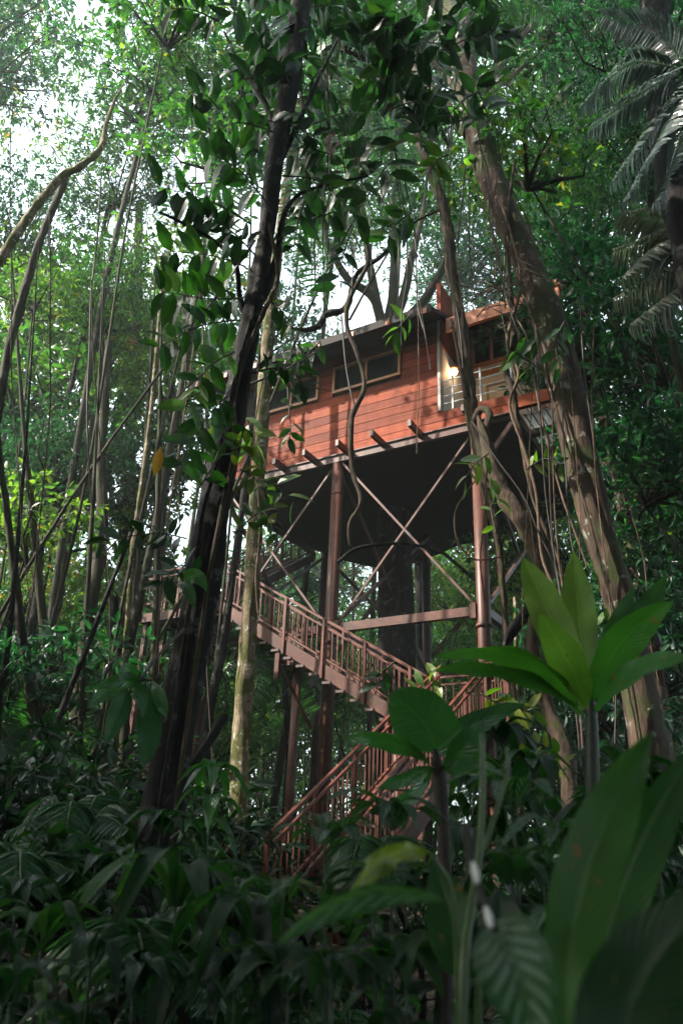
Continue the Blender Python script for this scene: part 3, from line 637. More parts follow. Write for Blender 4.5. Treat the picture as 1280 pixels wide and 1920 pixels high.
# ------------------------------------------------------------------ trees one can tell apart
def px_tree(name, label, cat, rows, mat, group=None, ws=1.0, extra=(), crown=None, n=20, rough=.07, flute=0, part='trunk', sub=8, seed=1):
    """rows (px, py, d, width px) from top to bottom; goes down to the ground; extra: more limbs"""
    def conv(rows, down):
        P = [at(a, b_, c) for a, b_, c, _ in rows]; Rr = [r_[3] / 2 * pxm(p) * ws for r_, p in zip(rows, P)]
        if down and P[-1].z > float(ground_z(P[-1].x, P[-1].y)) + .1:
            g = gbase(P[-1] + (P[-1] - P[-2]) * .1); g.z -= .15; P.append((P[-1] + g) / 2); Rr.append(Rr[-1] * 1.08); P.append(g); Rr.append(Rr[-1] * 1.25)
        return P, Rr
    P, Rr = conv(rows, True); B = P[-1].copy(); B.z = float(ground_z(B.x, B.y))
    e = empty(name, B, label, cat, group)
    bark_obj([tuple(p - B) for p in P], Rr, M[mat], part, e, n=n, sub=sub, rough=rough, flute=flute, seed=seed)
    for nm, mt, rws, *dn in extra:
        P2, R2 = conv(rws, bool(dn and dn[0])); bark_obj([tuple(p - B) for p in P2], R2, M[mt], nm, e, n=8, sub=6, rough=.1, seed=len(rws) + int(rws[0][0]))
    return e, B

# 1 the dark leaning tree in the left foreground
T1, B1 = px_tree('leaning_tree', 'dark leaning trunk in the left foreground, leafy climber on it', 'tree',
    [(575, -60, 7.6, 46), (556, 60, 7.5, 48), (538, 180, 7.4, 46), (516, 300, 7.3, 44), (500, 430, 7.2, 40), (478, 560, 7.1, 46), (455, 680, 7.0, 50), (432, 800, 6.9, 62), (408, 920, 6.8, 74), (388, 1040, 6.7, 82), (368, 1160, 6.6, 84), (345, 1280, 6.5, 88), (325, 1400, 6.4, 96), (305, 1540, 6.3, 108), (285, 1680, 6.2, 120), (262, 1900, 6.0, 150)],
    'bark_dark', rough=.05, flute=.1, n=28, ws=.74, extra=[
    ('climbing_root', 'liana', [(505, 420, 7.05, 10), (520, 520, 7.0, 10), (492, 590, 6.9, 12), (462, 660, 6.85, 12), (440, 740, 6.75, 12), (440, 840, 6.5, 13), (418, 950, 6.4, 14), (392, 1080, 6.3, 12), (372, 1220, 6.2, 12), (345, 1400, 6.05, 12), (320, 1600, 5.9, 14)]),
    ('climbing_root', 'bark_dark', [(470, 600, 6.9, 9), (438, 720, 6.75, 10), (410, 850, 6.6, 11), (380, 960, 6.55, 13), (360, 1100, 6.45, 13), (340, 1250, 6.3, 14), (315, 1420, 6.15, 14), (285, 1600, 6.0, 18)]),
    ('limb', 'bark_dark', [(300, 398, 6.4, 6), (345, 420, 6.5, 8), (400, 450, 6.7, 10), (440, 490, 6.9, 12), (450, 560, 7.05, 14), (470, 620, 7.1, 20)]),
    ('limb', 'bark_dark', [(690, 330, 7.6, 5), (620, 345, 7.5, 8), (560, 365, 7.3, 10), (530, 410, 7.2, 14), (520, 480, 7.2, 18), (492, 560, 7.1, 24)]),
    ('limb', 'bark_dark', [(640, 60, 7.9, 6), (600, 140, 7.7, 10), (560, 230, 7.5, 14), (525, 300, 7.4, 18)]),
    ('limb', 'bark_dark', [(420, 60, 7.9, 6), (455, 130, 7.7, 10), (500, 200, 7.5, 14), (525, 290, 7.4, 18)])])
# 2 the pale slender palm
T2, B2 = px_tree('slender_palm', 'slender pale ringed palm trunk standing just right of the dark leaning trunk', 'palm',
    [(560, 190, 12.6, 18), (548, 280, 12.6, 20), (536, 370, 12.6, 22), (524, 450, 12.6, 24), (512, 540, 12.5, 25), (503, 620, 12.5, 26), (496, 720, 12.5, 28), (490, 820, 12.4, 30), (482, 920, 12.4, 31), (477, 1020, 12.3, 34), (470, 1120, 12.2, 35), (464, 1220, 12.2, 37), (456, 1320, 12.1, 39), (450, 1420, 12, 40), (446, 1540, 11.9, 42)],
    'bark_pale', n=20, rough=.06, ws=.85, extra=[('climbing_root', 'liana_pale', [(505, 660, 12.2, 4), (478, 800, 12.1, 4), (487, 980, 12.05, 4), (480, 1080, 12, 5), (484, 1150, 12, 4)])])
fr = []
for i, (tx, ty, mx_, my) in enumerate([(600, 560, 585, 330), (520, 470, 560, 300), (430, 300, 480, 190), (400, 470, 460, 250), (660, 420, 640, 230), (700, 250, 640, 150), (480, 60, 520, 90), (620, 30, 600, 90), (760, 370, 700, 200)]):
    fr.append(frond_arrays([tuple(at(560, 195, 12.6)), tuple(at(mx_, my, 12.2 + .4 * (i % 3))), tuple(at(tx, ty, 11.8 + .5 * (i % 4)))], n=46, L=.85, W=.05, droop=.55, sweep=.35, seed=i, tint=.4))
fronds_obj(fr, M['palm'], T2, B2, 'crown')
# 3 the big trunk on the right
T3, B3 = px_tree('leaning_tree', 'thick brown trunk leaning left across the right end of the treehouse', 'tree',
    [(845, -80, 11.8, 62), (858, 40, 11.6, 60), (876, 160, 11.4, 56), (903, 280, 11.2, 58), (940, 385, 11.0, 58), (980, 480, 10.9, 60), (1018, 575, 10.8, 70), (1048, 680, 10.7, 76), (1075, 790, 10.6, 78), (1099, 900, 10.5, 70), (1126, 1010, 10.4, 68), (1155, 1110, 10.3, 70), (1178, 1210, 10.2, 74), (1200, 1320, 10.1, 78), (1222, 1440, 10, 88)],
    'bark_brown', n=26, rough=.045, ws=.84, extra=[
    ('climbing_root', 'liana', [(968, 520, 10.4, 5), (1000, 600, 10.35, 5), (1030, 720, 10.3, 5), (1066, 850, 10.2, 6), (1100, 960, 10.1, 6), (1130, 1080, 9.95, 7), (1175, 1240, 9.8, 7), (1205, 1420, 9.7, 8)]),
    ('climbing_root', 'liana_pale', [(880, 330, 10.9, 4), (925, 440, 10.6, 4), (950, 560, 10.5, 4), (990, 640, 10.3, 5), (1010, 760, 10.2, 5), (1050, 920, 10.1, 5), (1100, 1060, 10, 5)]),
    ('limb', 'bark_brown', [(700, 60, 12.4, 10), (760, 110, 12.1, 16), (820, 180, 11.8, 24), (880, 250, 11.3, 32)]),
    ('limb', 'bark_brown', [(1010, 30, 12.6, 8), (960, 90, 12.2, 14), (910, 170, 11.6, 22), (890, 250, 11.3, 30)])])
for a_, b_, c_, v_, q_ in ((760, 60, 14.5, 'b', .5), (1000, 110, 16, 'd', .55), (880, -40, 13.5, 'b', .5)):
    o = link('crown', CROWN[v_][0], T3); o.location = at(a_, b_, c_) - B3; o.scale = (q_,) * 3
    bark_obj([tuple(at(885, 200, 11.4) - B3), tuple(at((885 + a_) / 2, (200 + b_) / 2, (c_ + 11.4) / 2) - B3), tuple(at(a_, b_, c_) - B3)], [.1, .07, .03], M['bark_brown'], 'limb', T3, n=8)
# 4 / 5 twisted climber and its thick root
T4, B4 = px_tree('twisted_tree', 'thin twisted mossy trunk crossing the lit porch of the treehouse', 'tree',
    [(760, 190, 12, 10), (775, 240, 12, 14), (800, 300, 12, 16), (822, 360, 12, 18), (838, 420, 12, 20), (845, 500, 12, 20), (858, 570, 12, 20), (868, 640, 12, 22), (878, 720, 12, 23), (886, 790, 12, 24), (902, 860, 11.9, 24), (916, 940, 11.9, 20), (932, 1010, 11.9, 15), (940, 1090, 11.9, 13), (950, 1190, 11.9, 12), (962, 1300, 11.9, 12), (972, 1460, 11.9, 12)],
    'liana', n=14, rough=.12, extra=[('limb', 'liana', [(886, 795, 11.9, 12), (900, 768, 11.8, 15), (917, 775, 11.7, 15), (912, 815, 11.8, 15), (925, 860, 11.9, 18), (938, 905, 12, 20)]),
     ('limb', 'liana_pale', [(845, 600, 11.9, 5), (862, 680, 11.9, 7), (872, 745, 11.9, 9)]), ('limb', 'liana', [(655, 600, 12.2, 5), (700, 520, 12.1, 4), (760, 430, 12.1, 4), (830, 390, 12, 5)])])
T5, B5 = px_tree('twisted_tree', 'crooked mossy trunk bending down to the right below the treehouse porch', 'tree',
    [(893, 768, 11.9, 6), (903, 808, 11.7, 14), (915, 850, 11.5, 24), (932, 905, 11.4, 30), (962, 955, 11.3, 34), (995, 1005, 11.2, 34), (1015, 1060, 11.1, 32), (1012, 1130, 11.1, 28), (1000, 1200, 11, 26), (1008, 1270, 11, 26), (1035, 1350, 10.9, 28), (1062, 1430, 10.8, 30)],
    'liana', n=16, rough=.1, extra=[('limb', 'bark_dark', [(1020, 1110, 11.1, 22), (985, 1150, 11.1, 22), (955, 1190, 11.2, 18), (935, 1260, 11.3, 14)]), ('limb', 'liana', [(880, 870, 11.5, 7), (905, 900, 11.5, 9), (935, 925, 11.5, 12)])])
# the trunk the house is built round, its limbs rise over the roof
cb = Wd(-.1, 3.2, 0); e = empty('host_tree', gbase(cb), 'dark thick trunk passing up through the treehouse floor, limbs above the roof', 'tree'); B = e.location.copy()
bark_obj([tuple(Vector((cb.x + dx, cb.y, z)) - B) for dx, z in ((0, B.z - .2), (0, 1.8), (.05, 4), (0, 7), (-.05, 10), (0, 13), (.1, 15.2))], [.75, .55, .46, .42, .42, .4, .3], M['bark_dark'], 'trunk', e, n=26, flute=.08)
for pts in ([(722, 640, 20), (705, 560, 20), (690, 480, 20.2), (680, 400, 20.5), (660, 330, 21)], [(722, 640, 20), (735, 560, 20), (738, 470, 20.3), (735, 380, 20.6), (750, 300, 21)], [(722, 640, 20), (755, 560, 20), (772, 480, 20), (792, 400, 20.3), (800, 330, 20.6)], [(722, 640, 20), (790, 570, 19.7), (830, 500, 19.6), (850, 440, 19.5)], [(722, 640, 20), (700, 560, 19.7), (650, 520, 19.5), (610, 450, 19.4)]):
    bark_obj([tuple(at(*p) - B) for p in pts], [.2, .15, .12, .09, .05][:len(pts)], M['bark_grey'], 'limb', e, n=9)
me, lm, Hh = CROWN['d']
for px_, py_, d_, s_ in ((690, 330, 22, .75), (800, 330, 21.5, .6), (610, 430, 21.5, .45)):
    o = link('crown', me, e); o.location = at(px_, py_, d_) - B; o.scale = (s_,) * 3

# left-hand trees with trunks in plain view
L = [('mossy pale trunk leaning right at the left edge, forked at its leafy top', [(236, 150, 12, 1.5), (215, 190, 12, 5), (200, 232, 12, 8), (188, 280, 12, 11), (150, 312, 12, 13), (118, 330, 12, 14), (85, 365, 12, 15), (45, 420, 12, 16), (5, 480, 12, 17), (-50, 580, 12, 18), (-120, 760, 12, 20)], 'bark_pale'),
     ('grey trunk leaning right just below the forked mossy trunk', [(125, 330, 13, 11), (105, 380, 13, 13), (80, 440, 13, 14), (60, 500, 13, 15), (40, 570, 13, 16), (18, 650, 13, 16), (0, 750, 13, 17), (-30, 900, 13, 18)], 'bark_grey'),
     ('hazy straight grey trunk standing in the bright mist on the left', [(262, 380, 24, 14), (258, 520, 24, 17), (252, 640, 24, 20), (246, 760, 24, 22), (240, 880, 24, 24), (236, 1010, 24, 25), (232, 1200, 24, 26)], 'bark_grey'),
     ('rough grey trunk with a bend above the dark left undergrowth', [(205, 640, 17, 14), (196, 760, 17, 16), (190, 860, 17, 18), (192, 960, 17, 21), (186, 1050, 17, 23), (170, 1130, 17, 25), (160, 1220, 17, 27), (146, 1330, 17, 28), (132, 1440, 17, 30), (120, 1560, 17, 32)], 'bark_grey'),
     ('thin pale straight stem left of the dark leaning trunk', [(305, 520, 14, 6), (292, 680, 14, 7), (278, 820, 14, 8), (262, 940, 14, 9), (248, 1040, 14, 10), (240, 1160, 14, 10), (228, 1300, 14, 11), (212, 1440, 14, 11), (202, 1560, 14, 12)], 'bark_pale'),
     ('thin crooked trunk bowed to the left in the yellow lit foliage', [(175, 780, 18, 8), (160, 880, 18, 10), (140, 960, 18, 12), (122, 1040, 18, 13), (112, 1120, 18, 14), (88, 1200, 18, 15), (62, 1270, 18, 16), (45, 1400, 18, 17)], 'bark_grey'),
     ('slim dark trunk at the far lower left', [(80, 1000, 20, 12), (70, 1120, 20, 14), (48, 1250, 20, 16), (38, 1400, 20, 18), (30, 1520, 20, 18)], 'bark_dark'),
     ('dark stem leaning right through the left undergrowth', [(250, 990, 11, 7), (215, 1080, 11, 8), (165, 1210, 11, 10), (110, 1350, 11, 11), (60, 1500, 11, 12)], 'bark_dark'),
     ('dark trunk behind the lower left hanging leaves', [(215, 1120, 16, 16), (205, 1260, 16, 20), (195, 1400, 16, 22), (185, 1540, 16, 24)], 'bark_dark'),
     ('broken dark branch propped against the dark leaning trunk', [(420, 1345, 6.9, 18), (395, 1385, 6.7, 17), (355, 1450, 6.4, 17), (310, 1520, 6.1, 18), (265, 1600, 5.9, 20), (232, 1670, 5.7, 22), (225, 1760, 5.6, 20)], 'bark_dark'),
     ('dark upright trunk seen through the gap right of the house trunk', [(760, 1030, 26, 22), (764, 1130, 26, 23), (766, 1240, 26, 24), (768, 1400, 26, 26)], 'bark_dark'),
     ('narrow dark trunk beside the right rear of the house trunk', [(780, 1000, 24, 14), (788, 1120, 24, 17), (790, 1240, 24, 18), (792, 1400, 24, 19)], 'bark_dark'),
     ('thin sunlit trunk under the right side of the treehouse', [(965, 1120, 12.5, 7), (968, 1250, 12.5, 8), (970, 1360, 12.5, 9), (974, 1470, 12.5, 10)], 'bark_pale'),
     ('slender brown trunk close behind the thick right hand trunk', [(1090, 560, 14, 16), (1120, 720, 14, 18), (1150, 880, 14, 20), (1190, 1060, 14, 22), (1230, 1260, 14, 24), (1250, 1420, 14, 26)], 'bark_brown'),
     ('dark trunk in shade at the upper right edge', [(1230, -40, 9.5, 50), (1225, 80, 9.4, 52), (1240, 200, 9.3, 55), (1262, 340, 9.2, 56), (1300, 520, 9.1, 58), (1340, 760, 9, 60)], 'bark_dark')]
for i, (lb, rows, mt) in enumerate(L):
    br = 'branch' in lb
    px_tree('fallen_branch' if br else 'tree_trunk', lb, 'branch' if br else 'tree', rows, mt, n=14, rough=.09, seed=20 + i)

r7 = random.Random(31)
for i in range(9):
    x = 15 + i * 46 + r7.uniform(-14, 14); d_ = r7.uniform(12, 19); w_ = r7.uniform(7, 20); k_ = r7.uniform(-25, 35)
    px_tree('thin_trunk', 'thin dark trunk standing in the shaded undergrowth on the left', 'tree', [(x + k_ * 4.5, r7.uniform(420, 620), d_, 1.5), (x + k_ * 3.2, 780, d_, w_ * .4), (x + k_ * 2.2, 980, d_, w_ * .65), (x + k_, 1200, d_, w_ * .85), (x + r7.uniform(-6, 6), 1350, d_, w_), (x - k_ * .4, 1480, d_, w_)], r7.choice(['bark_dark', 'bark_grey', 'bark_grey']), group='thin trunks in the undergrowth on the left', n=10, rough=.09, seed=300 + i)

# ------------------------------------------------------------------ the forest behind and around
def zone(px): return 'left' if px < 420 else ('middle' if px < 860 else 'right')
def layer(key, cols, rows, dmin, dmax, vs, sc, jit, hole=(), cond=None):
    r = random.Random(hash(key) % 97 if False else len(key) * 11 + int(dmin))
    for j, py in enumerate(rows):
        for i, px in enumerate(cols):
            x = px + r.uniform(-jit, jit) + (j % 2) * jit; y = py + r.uniform(-jit, jit) * .7; d = r.uniform(dmin, dmax)
            v = r.choice(vs(x, y) if callable(vs) else vs); s_ = sc * r.uniform(.85, 1.2)
            if any(math.hypot(x - hx, (y - hy)) < hr for hx, hy, hr in hole): continue
            if x < 440 and y < 1100 and key != 'low' and r.random() < (.45 if key == 'mid' else .4): continue
            if x > 560 and x < 900 and key == 'mid' and r.random() < .25: continue
            z_ = zone(x)
            lab, grp = {'far': ('pale hazy tree far off in the forest on the %s' % z_, 'far hazy trees, %s' % z_),
                        'mid': ('tall leafy forest tree behind the treehouse, its crown at the %s' % z_, 'tall trees behind the treehouse, %s' % z_),
                        'low': ('low dark green forest tree in the shade behind, on the %s' % z_, 'low shaded trees, %s' % z_)}[key]
            tree(x, y, d, s_, v, lab, grp)
HOLES = [(120, 40, 150), (105, 270, 130), (310, 300, 150), (350, 930, 190), (40, 720, 150), (200, 780, 120), (620, 620, 110), (1240, 560, 110), (1230, 700, 90), (560, 420, 110)]
layer('far', range(-150, 1500, 185), (900, 1030, 1170, 1310, 1450), 42, 66, ['a', 'b', 'd', 'c'], 1.35, 60, hole=[(370, 930, 200), (60, 930, 90)])
layer('mid', range(-120, 1450, 215), (-60, 120, 300, 480, 660, 840), 27, 37, lambda x, y: ['a', 'c', 'd', 'c'] if x < 450 else ['a', 'b', 'd', 'b'], 1.0, 70, hole=HOLES)
layer('low', list(range(-100, 480, 150)) + list(range(1000, 1400, 120)), (1240, 1370), 17, 26, ['b', 'e', 'a'], .5, 40, hole=[(370, 980, 170)])
r6 = random.Random(9)
for i in range(9): tree(470 + i * 55 + r6.uniform(-20, 20), r6.uniform(1180, 1420), r6.uniform(27, 38), r6.uniform(.5, .8), r6.choice(['a', 'c', 'd', 'a']), 'bright green low tree seen between the posts under the treehouse', 'low trees seen under the treehouse')
# nearer crowns, each placed
NEAR = [(-30, 80, 24, .9, 'b', 'dense dark crown in the top left corner'), (300, 120, 18, .62, 'a', 'leafy green crown high above the left trees'), (430, 180, 16, .5, 'd', 'fine leaved crown left of the dark leaning trunk top'),
        (215, 330, 21, .5, 'a', 'green crown over the forked mossy trunk'), (20, 420, 22, .62, 'b', 'shaded crown low at the left edge'), (120, 860, 20, .5, 'b', 'bluish green bushy crown in the mist on the left'), (60, 590, 24, .5, 'c', 'pale yellow green crown at the left edge'),
        (330, 700, 20, .45, 'c', 'yellowish crown behind the leafy climber'), (210, 560, 19, .42, 'a', 'mid green crown hanging over the hazy straight trunk'), (60, 1080, 21, .5, 'c', 'yellow lit low crown at the left edge'), 
        (1140, 300, 18, .6, 'd', 'dense fine leaved crown behind the right palm fronds'), (1060, 420, 17, .5, 'd', 'dark fine leaved crown above the right end of the roof'), (1240, 560, 16, .5, 'b', 'dark crown at the right edge above the roof line'), (1190, 700, 15, .38, 'e', 'large leaved dark crown right of the thick brown trunk'),
        (1230, 900, 15, .42, 'b', 'dark bushy crown at the right edge below the roof'), (1210, 1080, 14, .35, 'e', 'large leaved bush crown beside the thick right trunk base'), (980, 1180, 19, .45, 'c', 'sunlit yellow green tree right of the tall right post'), (1080, 980, 20, .5, 'a', 'green crown below the right corner of the deck'),
        (860, 1100, 26, .5, 'c', 'pale sunlit tree seen under the house'), (1200, 60, 12, .5, 'b', 'black green crown in the top right corner'), (1290, 240, 11, .4, 'b', 'shaded crown at the upper right edge'), 
        (660, 230, 22, .55, 'd', 'fine leaved crown behind the slender palm top')]
for px, py, d, s_, v, lb in NEAR: tree(px, py, d, s_, v, lb)
r4 = random.Random(21)
DD = {(960, 1050): 20, (300, 830): 21, (250, 190): 20}
for (x, y, v) in [ (330, 30, 'm'), (250, 190, 'm'), (420, 290, 'm'), (60, 560, 'y'), (250, 470, 'y'), (60, 1000, 'y'), (300, 830, 'm'),
                  (90, 1280, 'n'), (1000, 40, 'n'), (1130, 30, 'n'), (1080, 480, 'n'), (1230, 640, 'n'), (1180, 860, 'n'), (1250, 980, 'm'), (1120, 1240, 'n'), (1250, 1220, 'n'), (1000, 300, 'm'), (1100, 620, 'n'), (480, 120, 'n'), (660, 60, 'n'), (800, 160, 'n'), (960, 1050, 'm')]:
    z_ = ('left' if x < 450 else ('top' if y < 250 and x < 950 else 'right'))
    dd_ = DD.get((x, y))
    tree(x + r4.uniform(-20, 20), y + r4.uniform(-20, 20), dd_ if dd_ else r4.uniform(17, 22) if x < 500 and 350 < y < 700 else r4.uniform(12, 16) if x < 500 or x > 940 else r4.uniform(13, 14.5), (.42 if dd_ and dd_ < 8 else r4.uniform(.55, .8)), v, 'slim understory tree with broad leaves, on the ' + z_ + (' side' if z_ != 'top' else ' centre'), 'slim understory trees, ' + z_, lean=(r4.uniform(-.8, .8) if x < 500 else (r4.uniform(3, 5) if x > 940 else -7)), trunk_w=.032)
for (x, y, v) in [(60, 560, 'y'), (140, 640, 'm'), (250, 690, 'y'), (130, 780, 'm'), (320, 760, 'm'), (40, 860, 'n'), (210, 560, 'm'), (330, 540, 'y'), (230, 880, 'n'), (110, 960, 'y'), (270, 1030, 'y'), (20, 700, 'm'), (180, 1150, 'y'), (360, 640, 'm')]:
    tree(x + r4.uniform(-20, 20), y + r4.uniform(-20, 20), r4.uniform(21, 27), r4.uniform(.8, 1.15), v, 'hazy broad leaved tree in the mist left of the treehouse', 'hazy leafy trees left of the treehouse', trunk_w=.04)
# crowns added overhead and around the view to block light and darken the foreground
for x, y, z, s_, v in ((-4, -3, 15, 1.5, 'a'), (5, -2, 16, 1.6, 'b'), (0, 5, 19, 1.0, 'b'), (7, 5, 17, 1.0, 'a'), (-8, 3, 9, .9, 'b'), (-12, 0, 12, 1.3, 'd'), (-7, -6, 9, 1.3, 'd'), (-14, 6, 8, 1.1, 'b'), (12, 9, 15, 1.0, 'd'), (-13, 11, 5, .9, 'b'), (-10.5, 15, 5, .7, 'b'), (-17, 15, 7, 1.1, 'a'), (-14, 20, 5, .9, 'b'), (-9, 7, 4.5, .6, 'b'), (-20, 9, 9, 1.2, 'b'), (0, -9, 9, 2.0, 'b'), (9, -7, 9, 1.8, 'a'), (-10, -10, 9, 2, 'b'), (10, 0, 8, 1.4, 'b'), (-9.5, 7, 7, .8, 'b'), (-10, 1, 8, 1.0, 'b'), (10, -1, 8, .9, 'b'), (10.5, 8, 9, .8, 'b'), (0, -6, 8.5, 1.7, 'b'), (-4.5, -3, 7.5, 1, 'b'), (4.5, -3, 8, 1.1, 'b'), (-9, 4.5, 18, .8, 'a'), (-8.5, 9, 22, .7, 'b'), (-7, 4, 15, .7, 'a'), (3.5, -1, 14, 1.2, 'b'), (-3, 2, 13, 1.0, 'b')):
    me, lm, Hh = CROWN['z']; g = float(ground_z(x, y)); e = empty('forest_tree', (x, y, g), 'dark tree added close around the viewpoint to shade the foreground', 'tree', 'added shade trees round the viewpoint')
    bark_obj([(0, 0, -.2), (.3, .1, z * .4), (0, 0, z - g - Hh * s_ * .6)], [.3, .22, .12], M['bark_dark'], 'trunk', e, n=10) if math.hypot(x, y) > 5.5 else bark_obj([(0, -6, -.2), (.3, -5, z * .4), (0, 0, z - g - Hh * s_ * .6)], [.3, .22, .12], M['bark_dark'], 'trunk', e, n=10)
    for nm, mm in (('crown', me), ('limb', lm)): o = link(nm, mm, e); o.location = (0, 0, z - g); o.scale = (s_, s_, s_); o.rotation_euler = (0, 0, x)

# ------------------------------------------------------------------ leafy climber and overhead sprays (each spray: a stem with alternate broad leaves)
def spray(name, label, pts, n, Lpx, mat, tint=.5, W=.42, group=None, seed=0, droop=.3, spread=1.0, parent=None, origin=None, twig='twig', sides=None):
    r = np.random.default_rng(seed); Q = spline([tuple(at(*p)) for p in pts], 8); m = len(Q)
    s = np.linspace(.12, 1, n) * (m - 1); i0 = np.clip(s.astype(int), 0, m - 2); fr_ = (s - i0)[:, None]; P = Q[i0] * (1 - fr_) + Q[i0 + 1] * fr_; T = unit(Q[i0 + 1] - Q[i0])
    vd = unit(P - np.array(CAM)); Sx = unit(np.cross(T, vd)); alt = np.where(np.arange(n) % 2 == 0, 1, -1)[:, None]
    D = unit(Sx * alt * spread + T * .55 + r.normal(size=(n, 3)) * .28 - np.array([0, 0, .25])); Nn = unit(-vd * .5 + np.array([0, 0, .7]) + r.normal(size=(n, 3)) * .4)
    L_ = Lpx * np.array([pxm(p) for p in P]) * r.uniform(.75, 1.2, n)
    if parent is None:
        B = Vector(Q[0]); e = empty(name, B, label, 'leafy branch', group)
    else: e, B = parent, origin
    cloud_obj(P, D, Nn, L_, L_ * W * .5, np.clip(r.normal(tint, .16, n), 0, 1), M[mat], e, B, 'leaves', droop=droop)
    stem_obj([([Vector(q) for q in Q[::4]], [.6 * pxm(Q[0]) * 3.0, .6 * pxm(Q[-1])])], M[twig], e, B, 'twig', 6)
    return e
# climber on the dark trunk: sprays of big leaves reaching left and right
SP = [((470, 420, 6.9), (400, 380, 6.6), (300, 350, 6.3), 11, 66, .35), ((460, 500, 6.9), (400, 480, 6.5), (310, 470, 6.2), 10, 62, .4), ((455, 560, 6.8), (390, 560, 6.4), (300, 545, 6.1), 12, 66, .6), ((450, 600, 6.8), (380, 610, 6.4), (300, 650, 6.1), 12, 60, .8),
      ((440, 660, 6.7), (390, 690, 6.3), (350, 760, 6.1), 11, 60, .55), ((430, 740, 6.6), (390, 780, 6.3), (340, 870, 6.1), 11, 62, .3), ((480, 480, 7), (430, 430, 6.7), (370, 400, 6.5), 10, 56, .4), ((500, 380, 7.1), (450, 320, 6.8), (400, 290, 6.6), 10, 56, .35),
      ((500, 560, 7), (540, 600, 6.8), (560, 690, 6.7), 9, 44, .35), ((470, 700, 6.9), (530, 690, 6.8), (580, 730, 6.7), 9, 42, .5), ((450, 880, 6.7), (480, 900, 6.6), (520, 960, 6.5), 6, 42, .75), ((440, 1000, 6.6), (490, 960, 6.5), (520, 1000, 6.4), 6, 40, .7),
      ((380, 1090, 6.5), (340, 1060, 6.3), (300, 1100, 6.2), 7, 56, .3), ((400, 760, 6.6), (430, 840, 6.4), (470, 830, 6.3), 6, 44, .8), ((370, 920, 6.5), (400, 870, 6.3), (430, 800, 6.3), 6, 48, .4), ((350, 1010, 6.4), (290, 1000, 6.2), (190, 1015, 6.0), 10, 50, .35),
      ((520, 250, 7.3), (450, 230, 7), (380, 250, 6.8), 10, 54, .35), ((530, 330, 7.3), (600, 340, 7.1), (660, 400, 7), 9, 52, .5)]
for i, (a, b_, c, n, l, ti) in enumerate(SP):
    spray('climber', None, [a, b_, c], int(n * 1.7), l * .88, 'leaf_big' if i % 3 else 'leaf_dark', ti if ti > .7 else ti * .85, seed=40 + i, parent=T1, origin=B1, W=.44)  # high-tint sprays carry the yellow sunlight in their leaf colour
# overhead dark sprays at the top centre
r0 = random.Random(5)
k = 0
for gx in range(430, 900, 52):
    for gy in range(-20, 430, 62):
        x = gx + r0.uniform(-25, 25); y = gy + r0.uniform(-25, 25)
        dens = 1 if y < 260 else .55
        if y > 250 and (x < 520 or x > 800): continue
        if r0.random() > dens: continue
        an = r0.uniform(0, 6.28); ln = r0.uniform(60, 120); d = r0.uniform(7.2, 9.6)
        pts = [(x, y, d), (x + ln * .5 * math.cos(an), y + ln * .5 * math.sin(an) - 8, d + r0.uniform(-.3, .3)), (x + ln * math.cos(an), y + ln * math.sin(an), d + r0.uniform(-.5, .5))]
        spray('leafy_branch', 'dark glossy leafy spray overhead at the top centre', pts, 14, r0.uniform(40, 58), 'leaf_dark' if r0.random() < .75 else 'leaf_big', r0.uniform(.2, .5), seed=k, group='dark leafy sprays overhead'); k += 1
SG = [('bright green leaf cluster hanging between the two upper trunks', [(840, 290, 8), (820, 300, 8), (800, 330, 8)], 9, 42, .9), ('green sprig in front of the tall right post', [(915, 850, 10.5), (890, 870, 10.5), (870, 900, 10.5)], 7, 40, .85),
      ('green sprig low on the tall right post', [(930, 1000, 10.4), (920, 950, 10.4), (935, 930, 10.3)], 7, 38, .8), ('leafy sprig over the front eave of the roof', [(770, 590, 9.5), (750, 610, 9.4), (740, 625, 9.4)], 6, 38, .6),
      ('leafy sprig beside the porch right of the twisted trunk', [(985, 880, 10.4), (1020, 860, 10.3), (1050, 870, 10.2)], 10, 30, .85), ('sprig of narrow leaves on the thick right trunk', [(1010, 690, 10.2), (980, 670, 10.1), (965, 660, 10)], 7, 40, .6),
      ('leafy shoot hanging over the left end of the siding', [(560, 660, 9.4), (540, 720, 9.3), (545, 800, 9.2), (540, 830, 9.2)], 15, 34, .4), ('leafy shoot in front of the left windows', [(600, 640, 9.2), (570, 670, 9.2), (520, 700, 9.2)], 14, 34, .4),
      ('yellow green shoot left of the pale palm trunk at floor height', [(455, 770, 11.6), (475, 820, 11.6), (465, 850, 11.6)], 8, 48, .9), ('long leaved fern shoot on the pale palm trunk', [(490, 900, 11.9), (520, 910, 11.9), (550, 940, 11.9)], 6, 46, .85),
      ('yellow lit shoot at the foot of the upper stairs', [(760, 1320, 8.6), (790, 1290, 8.6), (815, 1270, 8.6)], 9, 40, .95), ('dark leafy twig hanging over the stair rail', [(740, 1240, 8.2), (715, 1265, 8.2), (705, 1300, 8.2)], 8, 34, .3),
      ('sunlit twiggy bush right of the stairs', [(900, 1300, 8.4), (940, 1320, 8.4), (1000, 1330, 8.4)], 14, 40, .95), ('leafy twig sunlit below the ginger leaves', [(1080, 1450, 6), (1020, 1400, 6), (960, 1380, 6)], 14, 40, .9),
      ('small leafy shoot at the right of the thick trunk', [(1110, 1180, 9), (1150, 1160, 9), (1190, 1170, 9)], 10, 34, .6), ('green shoot in front of the deck end', [(1060, 600, 10), (1040, 640, 10), (1050, 690, 10)], 12, 36, .45)]
for i, (lb, pts, n, l, ti) in enumerate(SG): spray('leafy_branch', lb, pts, n, l, 'leaf_big', ti, seed=200 + i)

